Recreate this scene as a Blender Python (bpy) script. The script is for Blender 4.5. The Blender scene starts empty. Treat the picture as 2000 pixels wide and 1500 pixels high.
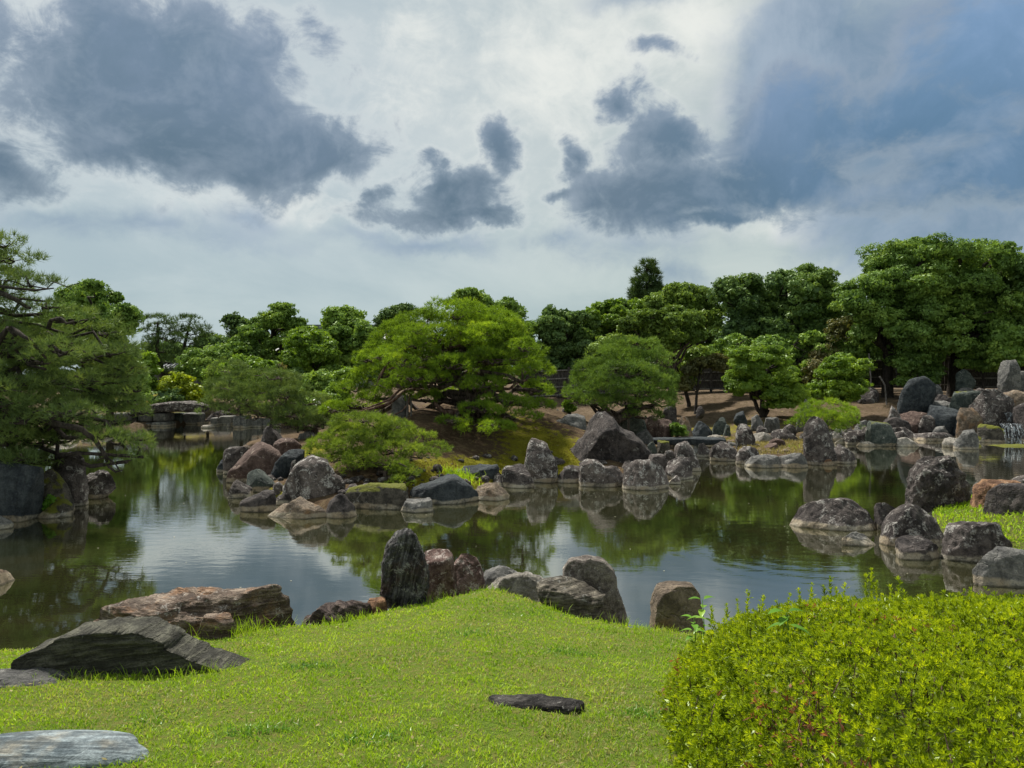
import bpy, bmesh, math, random
import numpy as np

# ------------------------------------------------------------------ camera, sky, sun, exposure
F = 1455.0          # focal length in photo pixels (2000 px wide)
H = 2.6             # eye height above the pond
YH = 730.0          # photo row of the horizon
SC = bpy.context.scene
COL = SC.collection

cam_d = bpy.data.cameras.new("camera")
cam = bpy.data.objects.new("camera", cam_d)
COL.objects.link(cam)
cam.location = (0, 0, H)
cam.rotation_euler = (math.radians(90), 0, 0)
cam_d.sensor_width = 36
cam_d.lens = 36 * F / 2000
cam_d.shift_y = (YH - 750) / 2000
cam_d.clip_start = 0.05
cam_d.clip_end = 2000
SC.camera = cam

SUN_AZ = -34.0       # degrees to the right of the view direction
SUN_EL = 60.0
sun_d = bpy.data.lights.new("sun", 'SUN')
sun_d.energy = 4.7
sun_d.angle = math.radians(5)
sun_d.color = (1.0, 0.95, 0.86)
sun = bpy.data.objects.new("sun", sun_d)
COL.objects.link(sun)
sun.rotation_euler = (math.radians(90 - SUN_EL), 0, math.radians(180 - SUN_AZ))
sun.location = (0, 0, 60)

SC.view_settings.view_transform = 'Standard'
SC.view_settings.look = 'None'
SC.view_settings.exposure = 0.72
SC.view_settings.gamma = 1.0
SC.view_settings.use_curve_mapping = False
SC.cycles.max_bounces = 6
SC.cycles.transparent_max_bounces = 12
SC.cycles.use_denoising = True


class NT:
    """small helper around a node tree"""
    def __init__(self, tree):
        self.t = tree
        self.n = tree.nodes
        self.l = tree.links

    def link(self, a, b):
        self.l.new(a, b)

    def _set(self, sock, v):
        if v is None:
            return
        if hasattr(v, 'is_linked') or isinstance(v, bpy.types.NodeSocket):
            self.l.new(v, sock)
        else:
            sock.default_value = v

    def math(self, op, a, b=None, c=None, clamp=False):
        n = self.n.new('ShaderNodeMath')
        n.operation = op
        n.use_clamp = clamp
        self._set(n.inputs[0], a)
        self._set(n.inputs[1], b)
        self._set(n.inputs[2], c)
        return n.outputs[0]

    def vmath(self, op, a, b=None, scale=None):
        n = self.n.new('ShaderNodeVectorMath')
        n.operation = op
        self._set(n.inputs[0], a)
        self._set(n.inputs[1], b)
        if scale is not None:
            self._set(n.inputs['Scale'], scale)
        return n.outputs['Value'] if op in ('LENGTH', 'DOT_PRODUCT', 'DISTANCE') else n.outputs['Vector']

    def noise(self, vec, scale, detail=4, rough=0.55, dist=0.0, col=False):
        n = self.n.new('ShaderNodeTexNoise')
        self._set(n.inputs['Vector'], vec)
        n.inputs['Scale'].default_value = scale
        n.inputs['Detail'].default_value = detail
        n.inputs['Roughness'].default_value = rough
        n.inputs['Distortion'].default_value = dist
        return n.outputs['Color'] if col else n.outputs['Fac']

    def voronoi(self, vec, scale, feature='F1'):
        n = self.n.new('ShaderNodeTexVoronoi')
        n.feature = feature
        self._set(n.inputs['Vector'], vec)
        n.inputs['Scale'].default_value = scale
        return n.outputs['Distance']

    def mapr(self, v, a, b, c=0.0, d=1.0, smooth=True):
        n = self.n.new('ShaderNodeMapRange')
        n.interpolation_type = 'SMOOTHSTEP' if smooth else 'LINEAR'
        self._set(n.inputs['Value'], v)
        n.inputs['From Min'].default_value = a
        n.inputs['From Max'].default_value = b
        n.inputs['To Min'].default_value = c
        n.inputs['To Max'].default_value = d
        return n.outputs['Result']

    def mix(self, f, a, b, mode='MIX'):
        n = self.n.new('ShaderNodeMix')
        n.data_type = 'RGBA'
        n.blend_type = mode
        self._set(n.inputs[0], f)
        self._set(n.inputs[6], a if not isinstance(a, tuple) else (*a[:3], 1))
        self._set(n.inputs[7], b if not isinstance(b, tuple) else (*b[:3], 1))
        return n.outputs[2]

    def mapping(self, vec, scale=(1, 1, 1), rot=(0, 0, 0), loc=(0, 0, 0)):
        n = self.n.new('ShaderNodeMapping')
        self._set(n.inputs['Vector'], vec)
        n.inputs['Scale'].default_value = scale
        n.inputs['Rotation'].default_value = rot
        n.inputs['Location'].default_value = loc
        return n.outputs['Vector']

    def bump(self, h, strength, dist=0.1, normal=None):
        n = self.n.new('ShaderNodeBump')
        n.inputs['Strength'].default_value = strength
        n.inputs['Distance'].default_value = dist
        self._set(n.inputs['Height'], h)
        if normal is not None:
            self._set(n.inputs['Normal'], normal)
        return n.outputs['Normal']


def build_world():
    w = bpy.data.worlds.new("World")
    SC.world = w
    w.use_nodes = True
    nt = NT(w.node_tree)
    nt.n.clear()
    out = nt.n.new('ShaderNodeOutputWorld')
    tc = nt.n.new('ShaderNodeTexCoord')
    p0 = nt.vmath('NORMALIZE', tc.outputs['Generated'])
    # turbulent warp of the view direction gives torn cloud edges
    w1 = nt.vmath('SUBTRACT', nt.noise(p0, 3.2, 3, 0.6, col=True), (0.5, 0.5, 0.5))
    w2 = nt.vmath('SUBTRACT', nt.noise(p0, 13.0, 5, 0.62, col=True), (0.5, 0.5, 0.5))
    p = nt.vmath('ADD', p0, nt.vmath('SCALE', w1, scale=0.09))
    p = nt.vmath('ADD', p, nt.vmath('SCALE', w2, scale=0.06))

    def field(blobs):
        acc = None
        for (cx, cy, rx, ry, wt) in blobs:
            v = np.array([(cx - 1000) / F, 1.0, (YH - cy) / F])
            L = np.linalg.norm(v)
            c = v / L
            a, b = rx / F / L * 1.15, ry / F / L * 1.15
            d = nt.vmath('SUBTRACT', p, tuple(c))
            d = nt.vmath('MULTIPLY', d, (1 / a, 0.6 / max(a, b), 1 / b))
            f = nt.math('MULTIPLY_ADD', nt.vmath('LENGTH', d), -wt, wt)
            if acc is None:
                acc = f
            else:
                n = nt.n.new('ShaderNodeMath')
                n.operation = 'SMOOTH_MAX'
                nt.link(acc, n.inputs[0]); nt.link(f, n.inputs[1])
                n.inputs[2].default_value = 0.18
                acc = n.outputs[0]
        return acc

    dark = field([
        (330, 150, 250, 200, 1.0), (400, 285, 260, 85, 1.05), (560, 290, 180, 70, 0.8), (170, 120, 230, 190, 0.75),
        (-40, 320, 160, 70, 0.8), (280, 40, 260, 90, 0.7), (470, 110, 90, 70, .35),
        (870, 375, 130, 62, 0.95), (880, 415, 170, 26, 0.85), (720, 385, 45, 30, .55), (975, 290, 40, 60, 0.75), (1090, 365, 60, 22, 0.6),
        (1340, 380, 220, 78, 1.05), (1500, 365, 230, 80, 1.05), (1300, 280, 110, 75, 0.9), (1225, 210, 60, 55, 0.75),
        (1115, 310, 40, 42, .55), (1170, 355, 70, 35, .6), (1590, 250, 230, 100, 0.75), (1800, 230, 300, 120, .85), (1950, 120, 260, 190, 0.85),
        (1900, 330, 260, 110, 0.75), (1280, 105, 55, 28, .45), (620, 85, 60, 60, .28), (1390, 435, 130, 22, .8),
        # clouds outside the frame keep the same kind of sky going
        (2600, 200, 500, 260, 0.8), (-700, 150, 450, 200, 0.8), (900, -700, 500, 180, 0.7), (2000, -900, 500, 300, .7), (-500, -900, 500, 250, .7)])
    soft = field([
        (1790, 190, 430, 250, 1.5), (1950, 420, 380, 150, 1.2), (1580, 90, 170, 120, 1.3), (1250, 480, 200, 60, .35), (500, 425, 90, 35, .45), (300, 450, 240, 35, .4),
        (830, 465, 170, 22, .45), (1100, 468, 110, 28, .4), (1320, 545, 90, 50, .5), (1640, 470, 70, 20, .6), (1250, -10, 120, 30, .5),
        (100, 420, 160, 30, .4), (1700, 0, 220, 90, .6)])
    glow = field([(1330, 40, 150, 80, 1.0), (1400, 180, 60, 110, 1.0), (1180, 120, 420, 230, .8), (1560, 450, 150, 55, 1.0), (1240, 330, 110, 120, .5),
                  (930, 330, 260, 120, .45), (560, 390, 330, 40, .45), (40, 230, 60, 60, .45), (90, 60, 90, 60, .35)])
    NS = 6.0
    fb = nt.noise(p0, NS, 10, 0.62, 0.35)
    fbu = nt.noise(nt.vmath('ADD', p0, (-0.012, 0.0, 0.022)), NS, 5, 0.58, 0.35)
    fb2 = nt.noise(nt.mapping(p0, (1, 1, 2.4)), 4.0, 8, 0.6, 0.5)
    fb3 = nt.noise(nt.mapping(p0, (1, 1, 1.5)), 17.0, 7, 0.65, 0.6)
    fbm = nt.math('MULTIPLY_ADD', nt.math('SUBTRACT', fb, 0.5), 1.7, nt.math('MULTIPLY', nt.math('SUBTRACT', fb3, 0.5), 0.85))
    df = nt.math('ADD', dark, nt.math('SUBTRACT', fbm, 0.07))
    cover = nt.mapr(df, -0.09, 0.25)
    thick = nt.mapr(df, 0.0, 0.55)
    sf = nt.math('ADD', soft, nt.math('MULTIPLY', fbm, 0.7))
    scov = nt.mapr(sf, -0.1, 0.65)
    gf = nt.mapr(nt.math('ADD', glow, nt.math('MULTIPLY', fbm, 1.2)), 0.0, 0.95)
    lit = nt.math('MULTIPLY', nt.math('SUBTRACT', fb, fbu), 3.2, clamp=True)

    sep = nt.n.new('ShaderNodeSeparateXYZ')
    nt.link(p0, sep.inputs[0])
    el = sep.outputs['Z']
    veil = nt.mix(nt.mapr(el, 0.02, 0.32), (0.285, 0.345, 0.36), (0.355, 0.395, 0.41))
    veil = nt.mix(nt.mapr(sep.outputs['X'], -0.3, 0.3), veil, nt.mix(1.0, veil, (1.07, 1.04, 0.97), 'MULTIPLY'))
    veil = nt.mix(nt.mapr(fb2, 0.25, 0.75), nt.mix(1.0, veil, (0.82, 0.87, 0.90), 'MULTIPLY'), nt.mix(1.0, veil, (1.10, 1.08, 1.06), 'MULTIPLY'))
    veil = nt.mix(nt.math('MULTIPLY', gf, 0.8), veil, (0.56, 0.565, 0.525))
    veil = nt.mix(nt.math('MULTIPLY', scov, 0.9), veil, nt.mix(nt.mapr(fb, 0.35, 0.66), nt.mix(nt.mapr(fb3, 0.35, 0.65), (0.095, 0.155, 0.225), (0.125, 0.18, 0.25)), (0.20, 0.255, 0.32)))
    edge = nt.mix(nt.mapr(el, 0.1, 0.5), (0.175, 0.22, 0.255), (0.185, 0.225, 0.285))
    core = nt.mix(nt.mapr(fb, 0.3, 0.75), (0.044, 0.080, 0.112), (0.073, 0.112, 0.155))
    core = nt.mix(nt.mapr(el, 0.18, 0.42), core, nt.mix(1.0, core, (1.75, 1.55, 1.55), 'MULTIPLY'))
    core = nt.mix(nt.mapr(sep.outputs['X'], 0.1, 0.5), core, nt.mix(1.0, core, (1.15, 1.33, 1.5), 'MULTIPLY'))
    cl = nt.mix(thick, edge, core)
    cl = nt.mix(nt.math('MULTIPLY', lit, 0.6), cl, (0.26, 0.30, 0.345))
    rim = nt.math('MULTIPLY', nt.mapr(df, -0.25, 0.0), nt.mapr(df, 0.2, 0.0))
    veil = nt.mix(nt.math('MULTIPLY', nt.math('MULTIPLY', rim, nt.math('SUBTRACT', 1.0, scov)), 0.22), veil, (0.50, 0.515, 0.50))
    sky_col = nt.mix(nt.math('MULTIPLY', cover, 0.95), veil, cl)
    sky_col = nt.mix(nt.mapr(el, -0.12, -0.01), (0.07, 0.085, 0.05), sky_col)

    nish = nt.n.new('ShaderNodeTexSky')
    nish.sky_type = 'NISHITA'
    nish.sun_disc = False
    nish.sun_elevation = math.radians(SUN_EL)
    nish.sun_rotation = math.radians(SUN_AZ)
    bg1 = nt.n.new('ShaderNodeBackground')
    nt.link(nish.outputs[0], bg1.inputs[0])
    bg1.inputs[1].default_value = 0.06
    bg2 = nt.n.new('ShaderNodeBackground')
    nt.link(sky_col, bg2.inputs[0])
    bg2.inputs[1].default_value = 1.0
    mx = nt.n.new('ShaderNodeMixShader')
    mx.inputs[0].default_value = 0.93
    nt.link(bg1.outputs[0], mx.inputs[1])
    nt.link(bg2.outputs[0], mx.inputs[2])
    nt.link(mx.outputs[0], out.inputs['Surface'])


build_world()

# ------------------------------------------------------------------ geometry helpers
RNG = np.random.default_rng(7)


def P(px, py, D):
    """world point seen at photo pixel (px, py) at distance D in front of the eye"""
    return np.array([(px - 1000) / F * D, D, H - (py - YH) / F * D])


def W(px, py):
    """point of the pond surface seen at a photo pixel"""
    D = F * H / (py - YH)
    return ((px - 1000) / F * D, D)


def WD(py):
    return F * H / (py - YH)


_perm = np.random.default_rng(11).permutation(256)
_perm = np.concatenate([_perm, _perm, _perm])
_grad = np.random.default_rng(12).normal(size=(256, 3))
_grad /= np.linalg.norm(_grad, axis=1)[:, None]


def perlin(p):
    p = np.asarray(p, float)
    i = np.floor(p).astype(int)
    f = p - i
    u = f * f * f * (f * (f * 6 - 15) + 10)
    i &= 255
    r = 0
    for dx in (0, 1):
        for dy in (0, 1):
            for dz in (0, 1):
                h = _perm[_perm[_perm[(i[:, 0] + dx) & 255] + ((i[:, 1] + dy) & 255)] + ((i[:, 2] + dz) & 255)]
                g = _grad[h & 255]
                d = (g * (f - np.array([dx, dy, dz]))).sum(1)
                wx = u[:, 0] if dx else 1 - u[:, 0]
                wy = u[:, 1] if dy else 1 - u[:, 1]
                wz = u[:, 2] if dz else 1 - u[:, 2]
                r = r + d * wx * wy * wz
    return r * 1.5


def fbm(p, octv=4, ridged=False):
    a, s, t = 1.0, 0.0, 0.0
    p = np.array(p, float)
    for k in range(octv):
        n = perlin(p + 17.3 * k)
        s = s + a * ((1 - 2 * np.abs(n)) if ridged else n)
        t += a
        a *= 0.5
        p = p * 2.03
    return s / t


def sstep(x):
    x = np.clip(x, 0, 1)
    return x * x * (3 - 2 * x)


def new_mesh(name, verts, faces, attrs=None, smooth=False):
    """verts (N,3); faces (M,k) array with one k"""
    me = bpy.data.meshes.new(name)
    verts = np.asarray(verts, dtype=np.float32)
    faces = np.asarray(faces, dtype=np.int32)
    m, k = faces.shape
    me.vertices.add(len(verts))
    me.vertices.foreach_set('co', verts.ravel())
    me.loops.add(m * k)
    me.loops.foreach_set('vertex_index', faces.ravel())
    me.polygons.add(m)
    me.polygons.foreach_set('loop_start', np.arange(0, m * k, k, dtype=np.int32))
    me.polygons.foreach_set('loop_total', np.full(m, k, dtype=np.int32))
    me.polygons.foreach_set('use_smooth', np.full(m, smooth, dtype=bool))
    me.update(calc_edges=True)
    if attrs:
        for an, arr in attrs.items():
            at = me.attributes.new(an, 'FLOAT', 'POINT')
            at.data.foreach_set('value', np.asarray(arr, dtype=np.float32))
    return me


def add_obj(name, me, mat=None, parent=None, loc=(0, 0, 0)):
    o = bpy.data.objects.new(name, me)
    COL.objects.link(o)
    if mat is not None and me is not None and not me.materials:
        me.materials.append(mat)
    if parent is not None:
        o.parent = parent
    o.location = loc
    return o


def tag(o, label=None, cat=None, group=None, kind=None):
    if label:
        o['label'] = label
    if cat:
        o['category'] = cat
    if group:
        o['group'] = group
    if kind:
        o['kind'] = kind
    return o


def thing(name, label, cat, loc, group=None):
    o = bpy.data.objects.new(name, None)
    o.empty_display_size = 0.2
    COL.objects.link(o)
    o.location = tuple(float(v) for v in loc)
    return tag(o, label, cat, group)


def part(name, verts, faces, mat, root, attrs=None, smooth=False):
    verts = np.asarray(verts, float) - np.array(root.location)
    return add_obj(name, new_mesh(name, verts, faces, attrs, smooth), mat, root)


def box_vf(c, s, rz=0.0, jitter=0.0):
    """box verts and quads, centre c, full size s"""
    v = np.array([[x, y, z] for x in (-.5, .5) for y in (-.5, .5) for z in (-.5, .5)]) * np.array(s)
    if jitter:
        v = v + RNG.normal(size=v.shape) * jitter
    if rz:
        cs, sn = math.cos(rz), math.sin(rz)
        v = np.stack([v[:, 0] * cs - v[:, 1] * sn, v[:, 0] * sn + v[:, 1] * cs, v[:, 2]], 1)
    f = np.array([[0, 1, 3, 2], [4, 6, 7, 5], [0, 4, 5, 1], [2, 3, 7, 6], [0, 2, 6, 4], [1, 5, 7, 3]])
    return v + np.array(c), f


def joinvf(lst):
    vs, fs, o = [], [], 0
    for v, f in lst:
        vs.append(v)
        fs.append(np.asarray(f) + o)
        o += len(v)
    return np.concatenate(vs), np.concatenate(fs)


def tube(path, radii, seg=8, wob=0.12):
    path = np.asarray(path, float)
    radii = np.asarray(radii, float)
    n = len(path)
    t = np.gradient(path, axis=0)
    t /= np.linalg.norm(t, axis=1)[:, None] + 1e-9
    ref = np.array([0.13, 0.97, 0.21])
    a = np.cross(t, ref)
    a /= np.linalg.norm(a, axis=1)[:, None] + 1e-9
    b = np.cross(t, a)
    th = np.linspace(0, 2 * math.pi, seg, endpoint=False)
    ring = (np.cos(th)[None, :, None] * a[:, None] + np.sin(th)[None, :, None] * b[:, None])
    r = radii[:, None, None] * (1 + wob * RNG.normal(size=(n, seg, 1)))
    v = (path[:, None] + ring * r).reshape(-1, 3)
    i = np.arange(n - 1)[:, None] * seg
    j = np.arange(seg)[None]
    j2 = (j + 1) % seg
    f = np.stack([i + j, i + j2, i + seg + j2, i + seg + j], -1).reshape(-1, 4)
    # close the tip with a small cap of quads
    caps = []
    for base in (0, (n - 1) * seg):
        for k in range(1, seg - 1, 2):
            caps.append([base, base + k, base + k + 1, base + min(k + 2, seg - 1)])
    return v, np.concatenate([f, np.array(caps)])


def limb(a, b, r0, r1, n=7, sag=0.12, wig=0.05):
    a, b = np.asarray(a, float), np.asarray(b, float)
    t = np.linspace(0, 1, n)[:, None]
    L = np.linalg.norm(b - a)
    p = a + (b - a) * t
    p[:, 2] += sag * L * np.sin(t[:, 0] * math.pi)
    w = RNG.normal(size=(n, 3)) * wig * L
    w[0] = 0
    w[-1] *= 0.3
    return tube(p + w, r0 + (r1 - r0) * t[:, 0], 6)


# ------------------------------------------------------------------ materials
def new_mat(name):
    m = bpy.data.materials.new(name)
    m.use_nodes = True
    nt = NT(m.node_tree)
    nt.n.clear()
    out = nt.n.new('ShaderNodeOutputMaterial')
    return m, nt, out


def principled(nt, out, col, rough=0.8, normal=None, spec=0.3):
    b = nt.n.new('ShaderNodeBsdfPrincipled')
    nt._set(b.inputs['Base Color'], col if not isinstance(col, tuple) else (*col, 1))
    nt._set(b.inputs['Roughness'], rough)
    b.inputs['Specular IOR Level'].default_value = spec
    if normal is not None:
        nt.link(normal, b.inputs['Normal'])
    nt.link(b.outputs[0], out.inputs['Surface'])
    return b


def geo(nt):
    return nt.n.new('ShaderNodeNewGeometry')


def attr(nt, name):
    a = nt.n.new('ShaderNodeAttribute')
    a.attribute_name = name
    return a.outputs['Fac']


def mat_foliage(name, dark, mid, light, trans=0.35, rough=0.5, patch=0.6, gloss=0.035, dead=None):
    m, nt, out = new_mat(name)
    g = geo(nt)
    rnd = attr(nt, 'rnd')
    pn = nt.noise(g.outputs['Position'], patch, 3, 0.6)
    v = nt.math('ADD', nt.math('MULTIPLY', rnd, 0.55), nt.mapr(pn, 0.3, 0.7, 0.0, 0.5))
    c = nt.mix(nt.mapr(v, 0.05, 0.5), dark, mid)
    c = nt.mix(nt.mapr(v, 0.5, 1.0), c, light)
    if dead:
        dm = nt.mapr(attr(nt, 'dead'), 0.45, 0.55)
        c = nt.mix(dm, c, dead)
    oi = nt.n.new('ShaderNodeObjectInfo')
    c = nt.mix(nt.mapr(oi.outputs['Random'], 0.0, 1.0, 0.0, 0.5, False), c, nt.mix(1.0, c, (0.50, 0.55, 0.7), 'MULTIPLY'))
    d = nt.n.new('ShaderNodeBsdfDiffuse')
    t = nt.n.new('ShaderNodeBsdfTranslucent')
    nt.link(c, d.inputs[0])
    tcol = nt.mix(1.0, c, (1.25, 1.2, 0.55), 'MULTIPLY')
    nt.link(tcol, t.inputs[0])
    mx = nt.n.new('ShaderNodeMixShader')
    mx.inputs[0].default_value = trans
    nt.link(d.outputs[0], mx.inputs[1]); nt.link(t.outputs[0], mx.inputs[2])
    gl = nt.n.new('ShaderNodeBsdfGlossy')
    gl.inputs['Roughness'].default_value = rough
    gl.inputs[0].default_value = (0.5, 0.55, 0.45, 1)
    m2 = nt.n.new('ShaderNodeMixShader')
    m2.inputs[0].default_value = gloss
    nt.link(mx.outputs[0], m2.inputs[1]); nt.link(gl.outputs[0], m2.inputs[2])
    nt.link(m2.outputs[0], out.inputs['Surface'])
    return m


def mat_bark(name, c1, c2, scale=14):
    m, nt, out = new_mat(name)
    g = geo(nt)
    v = nt.mapping(g.outputs['Position'], (1, 1, 0.3))
    n = nt.noise(v, scale, 5, 0.65, 0.6)
    c = nt.mix(nt.mapr(n, 0.35, 0.65), c1, c2)
    principled(nt, out, c, 0.9, nt.bump(n, 1.0, 0.04), 0.1)
    return m


def mat_rock(name, c1, c2, lichen=0.3, lcol=(0.36, 0.35, 0.32), moss=0.0, band=True, strata=None, warm=None, bump=1.0, scale=1.0, streak=0.3):
    """weathered stone: two-tone body, pale lichen blotches, moss on top faces, tan tide mark at the pond level"""
    m, nt, out = new_mat(name)
    g = geo(nt)
    pos = g.outputs['Position']
    oi = nt.n.new('ShaderNodeObjectInfo')
    off = nt.math('MULTIPLY', oi.outputs['Random'], 37.0)
    cmb = nt.n.new('ShaderNodeCombineXYZ')
    for k in range(3):
        nt.link(off, cmb.inputs[k])
    q = nt.vmath('ADD', pos, cmb.outputs[0])
    big = nt.noise(q, 1.7 * scale, 4, 0.6)
    med = nt.noise(q, 7 * scale, 7, 0.68, 0.3)
    fine = nt.noise(q, 38 * scale, 6, 0.75)
    c = nt.mix(nt.mapr(nt.math('MULTIPLY_ADD', med, 0.6, nt.math('MULTIPLY', big, 0.4)), 0.42, 0.58), c1, c2)
    if warm:
        wn = nt.noise(q, 2.6 * scale, 4, 0.6)
        c = nt.mix(nt.mapr(wn, 0.5, 0.66, 0, 0.8), c, warm)
    if streak:
        st = nt.noise(nt.mapping(q, (9, 9, 0.8)), 1.6 * scale, 4, 0.6)
        c = nt.mix(nt.mapr(st, 0.52, 0.7, 0, streak), c, tuple(x * 0.3 for x in c1))
    sn = None
    if strata is not None:
        sn = nt.noise(nt.mapping(nt.mapping(q, (1, 1, 1), strata), (1.2, 1.2, 13.0)), 2.2 * scale, 7, 0.65, 0.4)
        c = nt.mix(nt.mapr(sn, 0.42, 0.60, 0, 0.7), c, tuple(x * 0.42 for x in c1))
        c = nt.mix(nt.mapr(sn, 0.48, 0.36, 0, 0.55), c, tuple(min(1, x * 1.5) for x in c2))
    c = nt.mix(nt.mapr(fine, 0.35, 0.7, 0.0, 0.5), nt.mix(1.0, c, (0.55, 0.55, 0.55), 'MULTIPLY'), nt.mix(1.0, c, (1.35, 1.33, 1.3), 'MULTIPLY'))
    if lichen:
        ln = nt.noise(q, 5.5 * scale, 8, 0.75, 0.5)
        lo = 0.68 - 0.22 * lichen
        lm = nt.math('MULTIPLY', nt.mapr(ln, lo, lo + 0.05), nt.mapr(fine, 0.38, 0.55))
        c = nt.mix(nt.math('MULTIPLY', lm, 0.85), c, lcol)
    if moss:
        sp = nt.n.new('ShaderNodeSeparateXYZ')
        nt.link(g.outputs['Normal'], sp.inputs[0])
        mn = nt.math('ADD', nt.math('MULTIPLY', sp.outputs['Z'], 0.5), nt.math('MULTIPLY', big, 0.9))
        mm = nt.mapr(mn, 1.0 - 0.5 * moss, 1.12 - 0.5 * moss)
        c = nt.mix(mm, c, nt.mix(fine, (0.05, 0.065, 0.008), (0.16, 0.16, 0.015)))
    if band:
        sz = nt.n.new('ShaderNodeSeparateXYZ')
        nt.link(pos, sz.inputs[0])
        z = nt.math('ADD', sz.outputs['Z'], nt.math('MULTIPLY', nt.math('SUBTRACT', big, 0.5), 0.22))
        bm = nt.mapr(z, 0.115, 0.075)
        c = nt.mix(nt.math('MULTIPLY', bm, nt.mapr(med, 0.32, 0.6, 0.2, 0.95)), c, nt.mix(nt.mapr(big, 0.35, 0.65), (0.30, 0.24, 0.16), (0.38, 0.35, 0.28)))
        wet = nt.mapr(nt.math('ADD', sz.outputs['Z'], nt.math('MULTIPLY', med, 0.02)), 0.035, 0.02)
        c = nt.mix(nt.math('MULTIPLY', wet, 0.6), c, (0.05, 0.045, 0.03))
    hgt = nt.math('MULTIPLY_ADD', med, 0.7, nt.math('MULTIPLY', fine, 0.3))
    if sn is not None:
        hgt = nt.math('MULTIPLY_ADD', sn, -0.9, hgt)
    cr = nt.voronoi(nt.vmath('ADD', q, nt.vmath('SCALE', nt.noise(q, 4, 3, 0.5, col=True), scale=0.4)), 3.2 * scale, 'DISTANCE_TO_EDGE')
    hgt = nt.math('MULTIPLY_ADD', nt.mapr(cr, 0.0, 0.05), 0.12, hgt)
    crm = nt.mapr(big, 0.5, 0.6)
    c = nt.mix(nt.math('MULTIPLY', crm, nt.mapr(cr, 0.03, 0.0, 0, 0.4)), c, tuple(x * 0.4 for x in c1))
    principled(nt, out, c, 0.85, nt.bump(hgt, 1.0 * bump, 0.10 / scale), 0.25)
    return m


DKP = (0.046, 0.038, 0.037)   # dark purplish grey
M = {}
M['rock_dark'] = mat_rock("rock_dark", DKP, (0.15, 0.128, 0.118), lichen=0.65, lcol=(0.40, 0.38, 0.35))
M['rock_darkplain'] = mat_rock("rock_darkplain", (0.035, 0.03, 0.03), (0.115, 0.098, 0.092), lichen=0.4)
M['rock_white'] = mat_rock("rock_white", (0.065, 0.054, 0.05), (0.20, 0.17, 0.155), lichen=0.72, lcol=(0.48, 0.46, 0.43))
M['rock_red'] = mat_rock("rock_red", (0.085, 0.052, 0.042), (0.19, 0.13, 0.11), lichen=0.5, lcol=(0.42, 0.34, 0.27), warm=(0.13, 0.085, 0.07))
M['rock_grey'] = mat_rock("rock_grey", (0.10, 0.10, 0.098), (0.24, 0.235, 0.22), lichen=0.4)
M['rock_blue'] = mat_rock("rock_blue", (0.028, 0.036, 0.044), (0.075, 0.088, 0.095), lichen=0.1, streak=0.5)
M['rock_green'] = mat_rock("rock_green", (0.05, 0.065, 0.058), (0.13, 0.15, 0.13), lichen=0.35, moss=0.2, streak=0.5)
M['rock_mossy'] = mat_rock("rock_mossy", (0.05, 0.045, 0.038), (0.14, 0.125, 0.10), lichen=0.4, moss=0.75)
M['rock_mossbright'] = mat_rock("rock_mossbright", (0.07, 0.075, 0.02), (0.16, 0.16, 0.03), lichen=0.1, moss=1.6, band=False)
M['rock_pale'] = mat_rock("rock_pale", (0.22, 0.20, 0.17), (0.42, 0.39, 0.34), lichen=0.5, lcol=(0.55, 0.52, 0.47), streak=0.1)
M['rock_tan'] = mat_rock("rock_tan", (0.13, 0.10, 0.075), (0.30, 0.235, 0.17), lichen=0.35, warm=(0.30, 0.18, 0.095))
M['rock_orange'] = mat_rock("rock_orange", (0.16, 0.085, 0.05), (0.42, 0.24, 0.13), lichen=0.3, lcol=(0.5, 0.42, 0.33))
M['rock_standing'] = mat_rock("rock_standing", (0.045, 0.042, 0.044), (0.17, 0.165, 0.165), lichen=0.6, strata=(0.15, 1.35, 0.2), warm=(0.12, 0.07, 0.06), scale=1.6)
M['rock_pinkbrown'] = mat_rock("rock_pinkbrown", (0.11, 0.062, 0.052), (0.28, 0.19, 0.165), lichen=0.7, lcol=(0.46, 0.40, 0.36), scale=1.6)
M['rock_boulder'] = mat_rock("rock_boulder", (0.12, 0.10, 0.088), (0.30, 0.265, 0.23), lichen=0.45, lcol=(0.46, 0.43, 0.38), scale=1.8, band=False)
M['rock_block'] = mat_rock("rock_block", (0.11, 0.095, 0.075), (0.27, 0.24, 0.19), lichen=0.5, strata=(0.05, 0.05, 0.0), scale=1.5, band=False)
M['rock_layered'] = mat_rock("rock_layered", (0.080, 0.078, 0.060), (0.165, 0.162, 0.122), lichen=0.12, strata=(0.0, 0.12, 0.0), scale=1.5, band=False, streak=0.1)
M['rock_rust'] = mat_rock("rock_rust", (0.17, 0.12, 0.09), (0.34, 0.27, 0.21), lichen=0.5, lcol=(0.45, 0.42, 0.38), strata=(0.0, -0.1, 0.2), warm=(0.42, 0.23, 0.12), scale=1.6, band=False)
M['rock_brownlayer'] = mat_rock("rock_brownlayer", (0.075, 0.05, 0.043), (0.19, 0.145, 0.125), lichen=0.3, strata=(0.1, -0.35, 0.0), scale=1.8, band=False)
M['rock_bluestone'] = mat_rock("rock_bluestone", (0.11, 0.145, 0.165), (0.27, 0.32, 0.34), lichen=0.0, strata=(0.5, 0.0, 0.25), warm=(0.36, 0.33, 0.26), scale=1.5, band=False, streak=0, bump=0.5)
M['rock_blackslab'] = mat_rock("rock_blackslab", (0.025, 0.022, 0.021), (0.085, 0.078, 0.07), lichen=0.35, strata=(0.0, 0.1, 0.3), scale=2.4, band=False)
M['stone_cut'] = mat_rock("stone_cut", (0.10, 0.10, 0.095), (0.24, 0.235, 0.21), lichen=0.3, streak=0.7, bump=0.6)


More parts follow.
